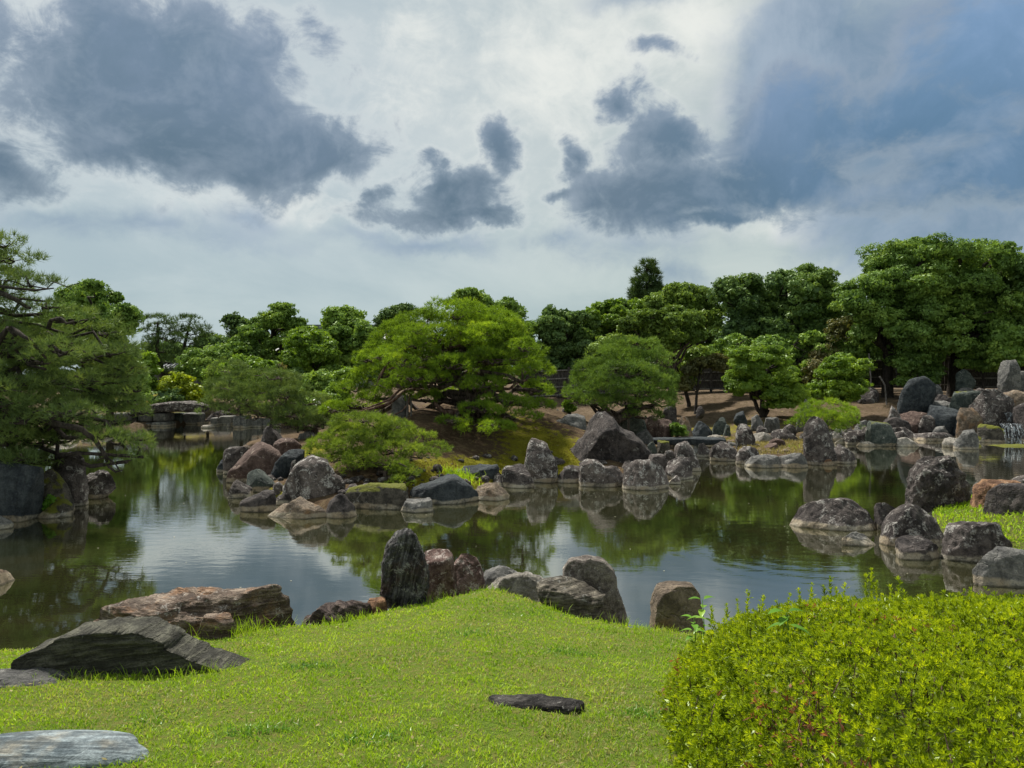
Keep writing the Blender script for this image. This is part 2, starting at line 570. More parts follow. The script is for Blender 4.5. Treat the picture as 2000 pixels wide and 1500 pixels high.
def mat_ground(name, cols, scale=1.0, mossattr=False, tuft=0.6):
    m, nt, out = new_mat(name)
    g = geo(nt)
    pos = g.outputs['Position']
    a = nt.noise(pos, 0.9 * scale, 5, 0.6)
    b = nt.noise(pos, 6 * scale, 6, 0.7)
    f = nt.noise(pos, 45 * scale, 5, 0.8)
    c = nt.mix(nt.mapr(a, 0.35, 0.65), cols[0], cols[1])
    c = nt.mix(nt.mapr(b, 0.47, 0.6, 0, 0.85), c, cols[2])
    c = nt.mix(nt.mapr(f, 0.4, 0.7, 0, 0.6), c, nt.mix(1.0, c, (1.7, 1.6, 1.5), 'MULTIPLY'))
    c = nt.mix(nt.mapr(f, 0.45, 0.3, 0, 0.6), c, nt.mix(1.0, c, (0.45, 0.45, 0.45), 'MULTIPLY'))
    if mossattr:
        mo = nt.math('ADD', attr(nt, 'moss'), nt.math('MULTIPLY', nt.math('SUBTRACT', b, 0.5), 1.5))
        mm = nt.mapr(mo, 0.35, 0.6)
        mc = nt.mix(nt.mapr(f, 0.3, 0.7), (0.055, 0.055, 0.005), (0.26, 0.24, 0.015))
        mc = nt.mix(nt.mapr(b, 0.55, 0.75), mc, (0.30, 0.27, 0.03))
        c = nt.mix(mm, c, mc)
    principled(nt, out, c, 0.95, nt.bump(nt.math('MULTIPLY_ADD', f, 0.5, b), 1.0, 0.08), 0.1)
    return m


M['lawn'] = mat_ground("lawn_soil", ((0.15, 0.235, 0.03), (0.19, 0.26, 0.038), (0.25, 0.235, 0.07)), 3)
M['island'] = mat_ground("island_earth", ((0.06, 0.038, 0.022), (0.095, 0.065, 0.04), (0.13, 0.095, 0.055)), 1, True)
M['far'] = mat_ground("far_earth", ((0.085, 0.06, 0.04), (0.135, 0.10, 0.068), (0.065, 0.05, 0.026)), 1, True)
M['grassbank'] = mat_ground("grass_bank", ((0.09, 0.12, 0.02), (0.13, 0.15, 0.03), (0.10, 0.09, 0.04)), 2)
M['bed'] = mat_ground("pond_mud", ((0.03, 0.03, 0.015), (0.04, 0.035, 0.02), (0.05, 0.045, 0.03)), 1)

M['bark'] = mat_bark("pine_bark", (0.03, 0.022, 0.02), (0.13, 0.10, 0.085))
M['bark_red'] = mat_bark("red_pine_bark", (0.07, 0.035, 0.028), (0.22, 0.15, 0.12))
M['bark_dark'] = mat_bark("dark_bark", (0.02, 0.017, 0.015), (0.06, 0.05, 0.042))
M['wood_grey'] = mat_bark("weathered_wood", (0.06, 0.055, 0.05), (0.17, 0.155, 0.14), 22)
M['wood_dark'] = mat_bark("fence_wood", (0.03, 0.027, 0.025), (0.085, 0.077, 0.07), 18)
M['wood_rail'] = mat_bark("rail_wood", (0.10, 0.093, 0.085), (0.22, 0.205, 0.19), 18)

M['needle_far'] = mat_foliage("needles_dark", (0.035, 0.062, 0.0270), (0.070, 0.118, 0.0372), (0.118, 0.172, 0.0507), 0.25, patch=1.2)
M['needle_left'] = mat_foliage("needles_left", (0.060, 0.094, 0.0363), (0.131, 0.196, 0.0564), (0.223, 0.290, 0.0706), 0.3, patch=1.6)
M['needle_bright'] = mat_foliage("needles_bright", (0.07, 0.12, 0.0135), (0.18, 0.29, 0.024), (0.34, 0.46, 0.034), 0.42, patch=0.9)
M['needle_mid'] = mat_foliage("needles_mid", (0.059, 0.103, 0.0264), (0.133, 0.223, 0.0415), (0.233, 0.334, 0.0565), 0.33, patch=1.1)
M['needle_olive'] = mat_foliage("needles_olive", (0.075, 0.120, 0.0215), (0.179, 0.261, 0.0358), (0.329, 0.419, 0.0572), 0.35, patch=1.5)
M['leaf_dark'] = mat_foliage("leaves_dark", (0.051, 0.094, 0.0389), (0.111, 0.185, 0.0541), (0.222, 0.321, 0.0753), 0.25, 0.4, 0.5, 0.03)
M['leaf_mid'] = mat_foliage("leaves_mid", (0.078, 0.145, 0.0359), (0.172, 0.278, 0.0554), (0.314, 0.435, 0.0776), 0.3, 0.4, 0.5, 0.03)
M['leaf_olive'] = mat_foliage("leaves_olive", (0.073, 0.114, 0.0264), (0.161, 0.246, 0.0448), (0.274, 0.368, 0.0609), 0.32, 0.4, 0.5, 0.03)
M['leaf_fresh'] = mat_foliage("leaves_fresh", (0.068, 0.128, 0.0175), (0.162, 0.270, 0.0281), (0.297, 0.419, 0.0351), 0.4, 0.45, 0.6, 0.05)
M['leaf_lime'] = mat_foliage("leaves_lime", (0.110, 0.154, 0.0110), (0.286, 0.363, 0.0198), (0.462, 0.506, 0.0220), 0.4, 0.45, 0.9, 0.05)
M['leaf_rust'] = mat_foliage("leaves_rust", (0.070, 0.070, 0.0280), (0.140, 0.140, 0.0420), (0.224, 0.182, 0.0700), 0.3, 0.5, 0.8, 0.04)
M['azalea'] = mat_foliage("azalea_leaves", (0.06, 0.10, 0.007), (0.25, 0.34, 0.012), (0.50, 0.57, 0.016), 0.45, 0.38, 9.0, 0.04, dead=(0.30, 0.12, 0.07))
M['blade'] = mat_foliage("grass_blades", (0.15, 0.27, 0.015), (0.30, 0.47, 0.022), (0.50, 0.64, 0.06), 0.45, 0.5, 1.1, 0.03, dead=(0.40, 0.40, 0.16))
M['blade_dry'] = mat_foliage("dry_grass", (0.160, 0.130, 0.0500), (0.300, 0.250, 0.1000), (0.420, 0.360, 0.1600), 0.3, 0.6, 1.0, 0.02)
M['herb'] = mat_foliage("herb_leaves", (0.060, 0.160, 0.0200), (0.140, 0.300, 0.0350), (0.280, 0.440, 0.0500), 0.45, 0.35, 2.0, 0.04)


def mat_plain(name, c, rough=0.7, var=0.15, spec=0.3):
    m, nt, out = new_mat(name)
    n = nt.noise(geo(nt).outputs['Position'], 9, 4, 0.6)
    col = nt.mix(nt.mapr(n, 0.3, 0.7, 0, 1), tuple(x * (1 - var) for x in c), tuple(min(1, x * (1 + var)) for x in c))
    principled(nt, out, col, rough, nt.bump(n, 0.3, 0.02), spec)
    return m


M['plaster'] = mat_plain("plaster", (0.62, 0.62, 0.60))
M['tile'] = mat_plain("roof_tile", (0.13, 0.14, 0.155), 0.5, 0.3)
M['window'] = mat_plain("dark_opening", (0.03, 0.03, 0.035), 0.3)
M['petal'] = mat_plain("white_petal", (0.75, 0.74, 0.68))
M['speck'] = mat_plain("fallen_petal", (0.30, 0.29, 0.20))

# ------------------------------------------------------------------ terrain
def sdist(poly, X, Y):
    """signed distance to a closed polygon, positive inside"""
    poly = np.asarray(poly, float)
    n = len(poly)
    d = np.full(X.shape, 1e18)
    ins = np.zeros(X.shape, bool)
    for i in range(n):
        x1, y1 = poly[i]
        x2, y2 = poly[(i + 1) % n]
        ex, ey = x2 - x1, y2 - y1
        wx, wy = X - x1, Y - y1
        t = np.clip((wx * ex + wy * ey) / (ex * ex + ey * ey + 1e-12), 0, 1)
        d = np.minimum(d, (wx - ex * t) ** 2 + (wy - ey * t) ** 2)
        c = (y1 > Y) != (y2 > Y)
        xi = x1 + (Y - y1) * ex / (ey if abs(ey) > 1e-12 else 1e-12)
        ins ^= c & (X < xi)
    return np.where(ins, 1, -1) * np.sqrt(d)


def lip(px, py, z=0.45, add=0.75):
    D = F * (H - z) / (py - YH)
    return ((px - 1000) / F * D, D + add)


LAWN = [(-400, -60), (-400, 6.0), (-9, 6.0)] + [lip(*q) for q in [(0, 1272), (200, 1255), (370, 1240), (560, 1228), (720, 1195), (850, 1162), (950, 1147),
        (1050, 1157), (1140, 1188), (1210, 1213), (1350, 1240)]] + [(2.6, 6.5), (4.2, 6.6), (6, 7.3), (9, 7.9), (12, 8.6), (400, 8.6), (400, -60)]
LEFTB = [(-400, 13.0), (-22, 12.6)] + [W(-60, 1032), W(30, 1022), W(110, 1000), W(165, 985), W(205, 975), W(222, 955)] + [(-9.3, 16.4), (-12, 17.5), (-20, 18.5), (-400, 19)]
RIGHTB = [(13, 8.0), W(2075, 1140), W(1965, 1105), W(1895, 1088), W(1850, 1066), W(1800, 1050), W(1772, 1015), W(1790, 996), W(1890, 975), W(1985, 962), (14, 16.5), (22, 19), (34, 22), (400, 22), (400, 8)]
ISLE = [W(*q) for q in [(436, 915), (448, 935), (455, 972), (520, 1000), (600, 1008), (690, 1008), (790, 992), (930, 978), (985, 962), (1080, 940), (1140, 944),
        (1220, 952), (1300, 947), (1352, 922), (1372, 905), (1368, 888), (1330, 876)]] + [(5.6, 28.5), (3, 31), (-3, 32.5), (-8, 32), (-10.6, 30), (-10.4, 27)]
FAR = [(-400, 33), (-27, 33)] + [W(*q) for q in [(60, 846), (140, 850), (250, 838), (330, 832), (400, 828), (455, 831), (520, 832)]] + [(-10, 39), (-5, 37.5), (0, 36), (4.5, 34.5), (7, 31)] + \
      [W(*q) for q in [(1395, 880), (1425, 893), (1445, 905), (1490, 910), (1570, 908), (1630, 900), (1668, 894), (1640, 878), (1640, 865), (1700, 858), (1780, 853), (1845, 854), (1880, 858), (1925, 858), (1940, 850), (2040, 862)]] + \
      [(32, 27), (34, 20), (400, 20), (400, 700), (-400, 700)]


def zones(X, Y):
    sl = sdist(LAWN, X, Y)
    sb = sdist(LEFTB, X, Y)
    sr = sdist(RIGHTB, X, Y)
    si = sdist(ISLE, X, Y)
    sf = sdist(FAR, X, Y)

    def prof(sd, zt, w=0.8):
        return -0.9 + (zt + 0.9) * sstep((sd + 0.28) / w)
    hl = prof(sl, 0.43 + 0.62 * np.clip((sl - 0.6) / 4.6, 0, 1) ** 0.9, 1.0)
    hb = prof(sb, 0.35 + 0.5 * sstep(sb / 4))
    hr = prof(sr, 0.18 + 0.5 * sstep(sr / 3.5))
    lf = 0.45 + 0.55 * sstep((X + 6.5) / 4.5)
    hi = prof(si - 0.32, 0.10 + 1.55 * lf * sstep((si - .2) / 5.8))
    hf = prof(sf - 0.2, 0.22 + 1.33 * sstep((sf - 1.0) / 9)) + 0.85 * np.exp(-(((X - 21.5) / 5.5) ** 2 + ((Y - 34.5) / 3.6) ** 2)) * sstep(sf / 2)
    hf = hf - 0.9 * np.exp(-(((X - 9.0) / 2.4) ** 2 + ((Y - 25) / 2.2) ** 2)) * sstep((hf - .2) / .3) * 0.6
    hs = np.stack([hl, hb, hr, hi, hf])
    return hs, (sl, sb, sr, si, sf)


def ground_z(x, y):
    hs, _ = zones(np.atleast_1d(float(x)), np.atleast_1d(float(y)))
    return float(hs.max(0)[0])


def axis(segs):
    out = []
    for a, b, s in segs:
        out.append(np.arange(a, b, s))
    return np.concatenate(out + [[segs[-1][1]]])


def build_terrain():
    xs = axis([(-400, -60, 20), (-60, -24, 2.0), (-24, -9, .4), (-9, 9, .16), (9, 26, .3), (26, 60, 2), (60, 400, 20)])
    ys = axis([(-60, 0, 6), (0, 2, 0.5), (2, 9, .13), (9, 32, .25), (32, 46, .5), (46, 80, 3), (80, 700, 31)])
    X, Y = np.meshgrid(xs, ys)
    sh = X.shape
    X, Y = X.ravel(), Y.ravel()
    hs, sds = zones(X, Y)
    Z = hs.max(0)
    zone = hs.argmax(0)
    under = Z < -0.35
    q = np.stack([X, Y, np.zeros_like(X)], 1)
    near = np.exp(-np.maximum(Y - 9, 0) / 60)
    Z = Z + np.where(under, 0, (0.035 * fbm(q * 1.1, 3) + 0.02 * fbm(q * 4, 2)) * near)
    # moss weights (where the photograph shows yellow-green moss)
    moss = np.zeros_like(X)
    for (px, py, D, r, wgt) in [(945, 885, 17.7, 1.0, .95), (1005, 900, 17.9, .8, .9), (870, 905, 17.2, .6, .7), (1070, 850, 20.0, .9, .8), (1090, 880, 19.4, .8, .8),
                              (550, 955, 15.7, .7, 1.2), (610, 860, 22, 1.3, .9), (830, 945, 16.4, .8, .9), (1290, 880, 20.5, 1.3, .9), (1000, 830, 21.5, 1.5, .5),
                              (1340, 800, 31, 2.5, .5), (1500, 800, 31, 2.5, .35), (1890, 735, 36, 2, .5), (1660, 815, 31, 2, .4), (290, 775, 43, 5, .6)]:
        x0 = (px - 1000) / F * D
        moss += wgt * np.exp(-((X - x0) ** 2 + ((Y - D) * 0.8) ** 2) / r ** 2)
    ny, nx = sh
    I = np.arange((ny - 1) * (nx - 1))
    r, c = I // (nx - 1), I % (nx - 1)
    a = r * nx + c
    faces = np.stack([a, a + 1, a + nx + 1, a + nx], 1)
    fz = zone[faces[:, 0]]
    fu = (Z[faces] < -0.38).all(1)
    V = np.stack([X, Y, Z], 1)
    specs = [(0, 'lawn', 'lawn'), (1, 'left_bank', 'grassbank'), (2, 'right_bank', 'grassbank'), (3, 'island_ground', 'island'), (4, 'ground', 'far'), (9, 'pond_bed', 'bed')]
    for zi, nm, mt in specs:
        sel = fu if zi == 9 else ((fz == zi) & ~fu)
        fs = faces[sel]
        used, inv = np.unique(fs, return_inverse=True)
        me = new_mesh(nm, V[used], inv.reshape(fs.shape), {'moss': moss[used]}, smooth=True)
        tag(add_obj(nm, me, M[mt]), kind='structure')


build_terrain()


def build_water():
    m, nt, out = new_mat("pond_water")
    g = geo(nt)
    pos = g.outputs['Position']
    r1 = nt.noise(nt.mapping(pos, (1.0, 2.6, 1.0), (0, 0, 0.15)), 2.2, 4, 0.55)
    r2 = nt.noise(nt.mapping(pos, (1.0, 1.8, 1.0), (0, 0, -0.4)), 9.0, 3, 0.5)
    big = nt.noise(pos, 0.22, 2, 0.5)
    h = nt.math('MULTIPLY', nt.math('MULTIPLY_ADD', r2, 0.22, r1), nt.mapr(big, 0.35, 0.65, 0.35, 1.3))

    def rings(x, y, lam, rad, amp):
        d = nt.vmath('LENGTH', nt.vmath('MULTIPLY', nt.vmath('SUBTRACT', pos, (x, y, 0)), (1, 1, 0)))
        d2 = nt.math('ADD', d, nt.math('MULTIPLY', r1, 0.25))
        s = nt.math('SINE', nt.math('MULTIPLY', d2, 2 * math.pi / lam))
        return nt.math('MULTIPLY', nt.math('MULTIPLY', s, nt.mapr(d, rad * 1.0, rad * 0.15)), amp)
    c1 = W(1560, 1075)
    c2 = W(2010, 905)
    h = nt.math('ADD', h, rings(c1[0], c1[1], 0.33, 3.6, 0.16))
    h = nt.math('ADD', h, rings(c2[0], c2[1], 0.5, 6.5, 0.35))
    nrm = nt.bump(h, 0.06, 0.025)
    murk = nt.mix(nt.mapr(nt.noise(pos, 0.5, 4, 0.6), 0.35, 0.65), (0.015, 0.018, 0.006), (0.030, 0.030, 0.011))
    d = nt.n.new('ShaderNodeBsdfDiffuse')
    nt.link(murk, d.inputs[0])
    gl = nt.n.new('ShaderNodeBsdfGlossy')
    gl.inputs['Roughness'].default_value = 0.02
    gl.inputs[0].default_value = (0.97, 0.96, 0.91, 1)
    nt.link(nrm, gl.inputs['Normal'])
    fr = nt.n.new('ShaderNodeFresnel')
    fr.inputs['IOR'].default_value = 1.6
    fac = nt.math('MULTIPLY_ADD', fr.outputs[0], 1.05, 0.28, clamp=True)
    mx = nt.n.new('ShaderNodeMixShader')
    nt.link(fac, mx.inputs[0])
    nt.link(d.outputs[0], mx.inputs[1]); nt.link(gl.outputs[0], mx.inputs[2])
    nt.link(mx.outputs[0], out.inputs['Surface'])
    v = np.array([[-60, 3.5, 0], [60, 3.5, 0], [60, 48, 0], [-60, 48, 0]])
    tag(add_obj("pond_water", new_mesh("pond_water", v, [[0, 1, 2, 3]]), m), kind='structure')


build_water()

# ------------------------------------------------------------------ stones
_ico = {}


def ico(sub):
    if sub not in _ico:
        bm = bmesh.new()
        bmesh.ops.create_icosphere(bm, subdivisions=sub, radius=1.0)
        v = np.array([x.co[:] for x in bm.verts])
        f = np.array([[a.index for a in t.verts] for t in bm.faces])
        bm.free()
        _ico[sub] = (v, f)
    return _ico[sub]


def radial(poly, n=240):
    """polar outline around the centroid of a closed polygon"""
    poly = np.asarray(poly, float)
    x, y = poly[:, 0], poly[:, 1]
    x2, y2 = np.roll(x, -1), np.roll(y, -1)
    cr = x * y2 - x2 * y
    A = cr.sum() / 2
    c = np.array([((x + x2) * cr).sum() / (6 * A), ((y + y2) * cr).sum() / (6 * A)])
    th = np.linspace(-math.pi, math.pi, n, endpoint=False)
    R = np.zeros(n)
    dx, dy = np.cos(th), np.sin(th)
    for i in range(len(poly)):
        a = poly[i] - c
        e = poly[(i + 1) % len(poly)] - poly[i]
        den = dx * e[1] - dy * e[0]
        den = np.where(abs(den) < 1e-9, 1e-9, den)
        t = (a[0] * e[1] - a[1] * e[0]) / den
        s = (a[0] * dy - a[1] * dx) / den
        ok = (t > 0) & (s >= -1e-6) & (s <= 1 + 1e-6)
        R = np.where(ok, np.maximum(R, t), R)
    k = np.array([.1, .2, .4, .2, .1])
    R = np.convolve(np.concatenate([R[-2:], R, R[:2]]), k, 'valid')
    return c, R


_rk = [0]


def rock(label, mat, pts, D=None, T=0.8, sub=4, amp=1.0, ext=0.3, name='rock', cat='rock', smooth=True, boxy=0.62, ledge=None, cut=0.58, yq=0.8):
    """stone whose front silhouette follows pts (photo pixels, left base -> over the top -> right base);
    D None = it stands in the pond, its foot on the waterline"""
    _rk[0] += 1
    seed = _rk[0] * 3.77
    pts = np.array(pts, float)
    if pts[:, 0].mean() > 1630 and pts[:, 1].max() < 882 and pts[:, 1].min() > 735:
        c0 = np.array([(pts[0, 0] + pts[-1, 0]) / 2, max(pts[0, 1], pts[-1, 1])])
        pts = c0 + (pts - c0) * (np.array([1.34, 1.2]) if D is not None else np.array([1.15, 1.1]))
    base_py = max(pts[0, 1], pts[-1, 1])
    if D is None:
        Dw = WD(base_py)
        hw = (pts[:, 0].max() - pts[:, 0].min()) / 2 / F * Dw
        Dc = Dw + 0.75 * T * hw
    else:
        Dc = D
        hw = (pts[:, 0].max() - pts[:, 0].min()) / 2 / F * Dc
    wx = (pts[:, 0] - 1000) / F * Dc
    wz = H - (pts[:, 1] - YH) / F * Dc
    zb = min(wz[0], wz[-1]) - ext
    if D is None:
        zb = -0.35
    poly = np.stack([wx, wz], 1)
    poly = np.concatenate([poly, [[wx[-1] - 0.06 * hw, zb], [wx[0] + 0.06 * hw, zb]]])
    c, R = radial(poly)
    v, f = ico(sub)
    th = np.arctan2(v[:, 2], v[:, 0])
    cc = np.sqrt(v[:, 0] ** 2 + v[:, 2] ** 2)
    idx = (th + math.pi) / (2 * math.pi) * len(R)
    i0 = np.floor(idx).astype(int) % len(R)
    fr = idx - np.floor(idx)
    Rr = R[i0] * (1 - fr) + R[(i0 + 1) % len(R)] * fr
    r = Rr * cc ** boxy
    Ty = max(T * hw, 0.04)
    y = Ty * np.sign(v[:, 1]) * np.abs(v[:, 1]) ** yq
    p = np.stack([c[0] + r * v[:, 0] / np.maximum(cc, 1e-6), np.full(len(v), Dc) + y, c[1] + r * v[:, 2] / np.maximum(cc, 1e-6)], 1)
    size = min(hw, (wz.max() - zb) / 2, 1.2)
    # broken planes: shave the body with a few random cuts on the camera side, back and top
    rs = np.random.default_rng(_rk[0])
    loc = p - np.array([c[0], Dc, c[1]])
    half = np.array([hw, Ty, (wz.max() - zb) / 2])
    bb0, bb1 = loc.min(0), loc.max(0)
    for k in range(14):
        n = rs.normal(size=3)
        n[1] = -abs(n[1]) if k % 3 else abs(n[1])
        n[0] *= cut
        n[2] *= cut
        n /= np.linalg.norm(n)
        sup = (np.abs(loc) @ np.abs(n)).max()
        ext_n = (loc @ n).max()
        o = ext_n * rs.uniform(0.66, 0.88)
        dd = np.maximum(0, loc @ n - o)
        loc = loc - dd[:, None] * n[None] * 0.97
    c0, c1 = loc.min(0), loc.max(0)
    loc = (loc - c0) / (c1 - c0) * (bb1 - bb0) * np.array([1.05, 1, 1.03]) + bb0 - (bb1 - bb0) * np.array([0.025, 0, 0.0])
    p = loc + np.array([c[0], Dc, c[1]])
    nd = v / np.linalg.norm(v, axis=1)[:, None]
    s = 1.15 / size
    q = p * s + seed
    disp = 0.10 * fbm(q * 0.9, 3) + 0.105 * (fbm(q * 1.7, 4, True) - 0.45) + 0.05 * fbm(q * 5, 4)
    if ledge:
        # horizontally bedded stone: the beds stand proud or recede
        zz = p @ np.array([0, 0, 1.0]) + p[:, 0] * ledge[1] + 0.10 * size * fbm(q * 0.8, 2)
        bed = np.floor(zz * ledge[0])
        hsh = np.modf(np.abs(np.sin(bed * 12.9898 + seed) * 43758.5))[0]
        disp = disp + ledge[2] * (hsh - 0.6)
    p = p + nd * (disp * size * amp)[:, None]
    org = np.array([c[0], Dc, max(zb + ext, 0) if D is not None else 0])
    me = new_mesh(name, p - org, f, smooth=smooth)
    o = add_obj(name, me, M[mat], loc=org)
    tag(o, label, cat)
    return o


def slab(label, mat, c, s, rz=0.0, sub=4, name='stone_slab', cat='stone slab', amp=1.0, tilt=0.0, sq=0.62):
    """flat-lying stone, centre c and half sizes s"""
    _rk[0] += 1
    seed = _rk[0] * 3.77
    v, f = ico(sub)
    p = np.sign(v) * np.abs(v) ** sq
    p /= np.abs(p).max(0)
    p = p * np.array(s)
    q = p * (1.0 / max(s)) * 1.6 + seed
    r = 1 + 0.28 * fbm(q * np.array([1, 1, 0]), 3)
    p[:, :2] *= r[:, None]
    p[:, 2] += amp * s[2] * 0.35 * fbm(q * 1.5, 4)
    p = p + v * (amp * 0.03 * max(s) * fbm(q * 3.5, 3))[:, None]
    p[:, 2] += tilt * p[:, 0]
    cs, sn = math.cos(rz), math.sin(rz)
    p = np.stack([p[:, 0] * cs - p[:, 1] * sn, p[:, 0] * sn + p[:, 1] * cs, p[:, 2]], 1)
    o = add_obj(name, new_mesh(name, p, f, smooth=True), M[mat], loc=c)
    tag(o, label, cat)
    return o


# --- stones on the near lawn
rock("long dark layered rock lying on the left of the lawn", 'rock_layered',
     [(58, 1322), (60, 1290), (78, 1268), (112, 1260), (150, 1238), (200, 1227), (290, 1227), (330, 1240), (348, 1260), (400, 1283), (450, 1303), (480, 1312), (499, 1331)],
     D=5.0, T=0.20, sub=6, amp=0.6, ledge=(38, 0.05, 0.10), boxy=.22, yq=.5, cut=.0)
rock("long pinkish orange layered rock behind the dark layered rock at the water", 'rock_rust',
     [(196, 1228), (205, 1195), (235, 1174), (300, 1169), (380, 1163), (440, 1167), (480, 1160), (512, 1152), (538, 1172), (552, 1205), (555, 1240)],
     D=6.35, T=0.42, sub=6, amp=0.9, ledge=(16, -0.08, 0.13), boxy=.5)
rock("small rust stained stone at the foot of the pinkish orange layered rock", 'rock_rust',
     [(395, 1236), (400, 1215), (425, 1203), (448, 1212), (455, 1236)], D=6.0, T=0.8, sub=4)
slab("rough grey stone in the grass left below the dark layered rock", 'rock_grey', P(20, 1345, 4.75), (0.34, 0.17, 0.10), 0.1, sub=5, name='rock', cat='rock')
_z = ground_z(-1.98, 3.15)
slab("smooth blue and white banded stone set flush in the lawn, bottom left", 'rock_bluestone', (-2.15, 3.42, _z - 0.035), (0.50, 0.17, 0.09), 0.03, sq=.95, sub=5, name='stepping_stone', cat='stepping stone', amp=0.25)
_z = ground_z(0.13, 3.93)
slab("narrow black stone sunk in the middle of the lawn", 'rock_blackslab', (0.125, 4.03, _z - 0.008), (0.26, 0.075, 0.045), -0.10, sub=5, name='stepping_stone', cat='stepping stone', amp=1.2)
rock("low brown grained rock at the lawn edge left of the standing stone", 'rock_brownlayer',
     [(566, 1232), (585, 1212), (625, 1190), (665, 1180), (702, 1170), (716, 1185), (723, 1205)], D=6.75, T=0.5, sub=5, ledge=(22, 0.3, 0.1))
rock("little orange rock wedged against the foot of the standing stone", 'rock_orange',
     [(712, 1205), (722, 1182), (740, 1172), (750, 1180), (756, 1200)], D=6.95, T=0.8, sub=4)
rock("tall dark grey standing stone with vertical grain at the lawn edge", 'rock_standing',
     [(752, 1192), (750, 1150), (752, 1100), (757, 1068), (775, 1046), (795, 1038), (810, 1050), (822, 1080), (832, 1110), (833, 1150), (828, 1180)],
     D=7.15, T=0.75, sub=6, amp=1.7, cut=.3, ledge=(9, 0.25, 0.05), boxy=.45, name='standing_stone', cat='standing stone')
rock("pink brown rock touching the right side of the standing stone", 'rock_pinkbrown',
     [(826, 1170), (828, 1086), (850, 1078), (872, 1079), (884, 1092), (888, 1155)], D=7.65, T=0.9, sub=5, boxy=.45, cut=.2, amp=1.2)
rock("pink brown angular rock sloping down to the right in front of water", 'rock_pinkbrown',
     [(876, 1158), (879, 1094), (900, 1085), (921, 1087), (936, 1108), (943, 1145)], D=7.8, T=0.8, sub=5, boxy=.45, cut=.2, amp=1.2)
rock("small dark grey rock low at the water between pink rock and white slab", 'rock_grey',
     [(936, 1142), (950, 1118), (975, 1108), (1000, 1113), (1016, 1130)], D=8.35, T=0.8, sub=5)
rock("flat whitish slab rock along the crest of the lawn", 'rock_pale',
     [(948, 1146), (962, 1133), (1000, 1126), (1032, 1121), (1062, 1129), (1102, 1137), (1104, 1160)], D=7.95, T=0.35, sub=5, ext=0.2)
rock("squared cracked rock in front of the round grey boulder", 'rock_block',
     [(1051, 1170), (1055, 1142), (1078, 1131), (1128, 1135), (1150, 1146), (1178, 1160), (1182, 1195), (1150, 1208)], D=7.2, T=0.6, sub=5, ledge=(12, 0.15, 0.08), boxy=.45)
rock("round topped grey brown boulder right of the lawn crest", 'rock_boulder',
     [(1103, 1160), (1102, 1112), (1116, 1096), (1150, 1092), (1180, 1098), (1198, 1120), (1203, 1152), (1214, 1180), (1219, 1208)], D=7.5, T=0.7, sub=5, amp=.8, cut=.15, boxy=.45)
rock("isolated tan block of rock beside the clipped azalea", 'rock_tan',
     [(1275, 1232), (1278, 1172), (1288, 1149), (1320, 1143), (1350, 1148), (1363, 1165), (1370, 1245)], D=6.6, T=0.85, sub=5, boxy=.28, amp=.7, cut=.05)
rock("pale rock tip at the left edge of the pond", 'rock_tan', [(-40, 1145), (-15, 1118), (6, 1117), (20, 1132), (24, 1142)], T=0.9)
rock("grey rounded stone in the water by the left wall stone", 'rock_grey', [(-30, 1035), (-12, 1010), (10, 1008), (20, 1018), (22, 1033)], T=0.9)
# --- left bank
rock("wide dark blue stone standing as a wall under the big left pine", 'rock_blue', [(-110, 1020), (-105, 930), (-20, 905), (60, 905), (80, 915), (80, 1008)], T=0.35, sub=5, amp=.35, boxy=.35)
rock("moss covered rock between the blue wall stone and the tall rock", 'rock_mossy', [(76, 1008), (82, 930), (105, 918), (125, 950), (138, 985), (140, 998)], T=0.8, sub=5)
rock("tall brown leaning rock under the left pine", 'rock_dark', [(108, 990), (112, 930), (98, 900), (110, 888), (140, 886), (160, 897), (165, 940), (166, 980)], T=0.7, sub=5, D=14.7)
rock("dark pointed rock at the tip of the left bank", 'rock_dark', [(163, 972), (166, 930), (185, 921), (212, 930), (226, 945), (218, 958), (200, 975)], T=0.8, sub=5)
rock("low pale rock at the foot of the mossy left rock", 'rock_mossy', [(80, 1012), (95, 990), (118, 975), (138, 992), (142, 1003)], T=0.8)
# --- island, left cluster
rock("smooth blue black rock at the far left tip of the island", 'rock_blue', [(423, 922), (428, 902), (440, 897), (446, 922)], T=0.9)
rock("dark square rock with orange foot at the left island tip", 'rock_dark', [(440, 924), (440, 882), (452, 875), (488, 874), (490, 926)], T=0.8)
rock("small yellowish rock behind the dark square rock", 'rock_tan', [(470, 890), (476, 872), (490, 869), (500, 888)], D=20.5)
rock("reddish peaked rock in the left island cluster", 'rock_red', [(458, 950), (470, 905), (490, 885), (500, 870), (512, 865), (530, 874), (548, 893), (562, 915), (566, 950)], D=18.2, T=0.8, sub=4)
rock("reddish rock with pale veins behind the peaked rock", 'rock_red', [(535, 900), (545, 866), (562, 857), (575, 862), (588, 880), (580, 900)], D=20, T=0.8, sub=4)
rock("smooth slate blue rock slanting between the two big left rocks", 'rock_blue', [(530, 938), (542, 908), (560, 890), (585, 880), (592, 885), (585, 910), (565, 938)], D=17.6, T=0.5)
rock("grey green block under the peaked rock", 'rock_green', [(480, 975), (484, 930), (500, 920), (530, 918), (537, 935), (538, 975)], D=16.6, T=0.8, sub=4)
rock("brown low rock at the waterline below the dark square rock", 'rock_dark', [(442, 973), (444, 948), (470, 938), (488, 950), (492, 973)], T=0.8)
rock("smooth grey rock in the water at the left of the white ledge", 'rock_darkplain', [(472, 1000), (474, 975), (495, 962), (528, 960), (538, 978), (536, 1000)], T=0.7, sub=4)
rock("big lichen grey broad rock standing at the left front of the island", 'rock_white', [(556, 1000), (558, 930), (566, 898), (580, 893), (600, 896), (634, 903), (646, 930), (664, 950), (672, 1000)], D=15.1, T=0.6, sub=5, amp=.8)
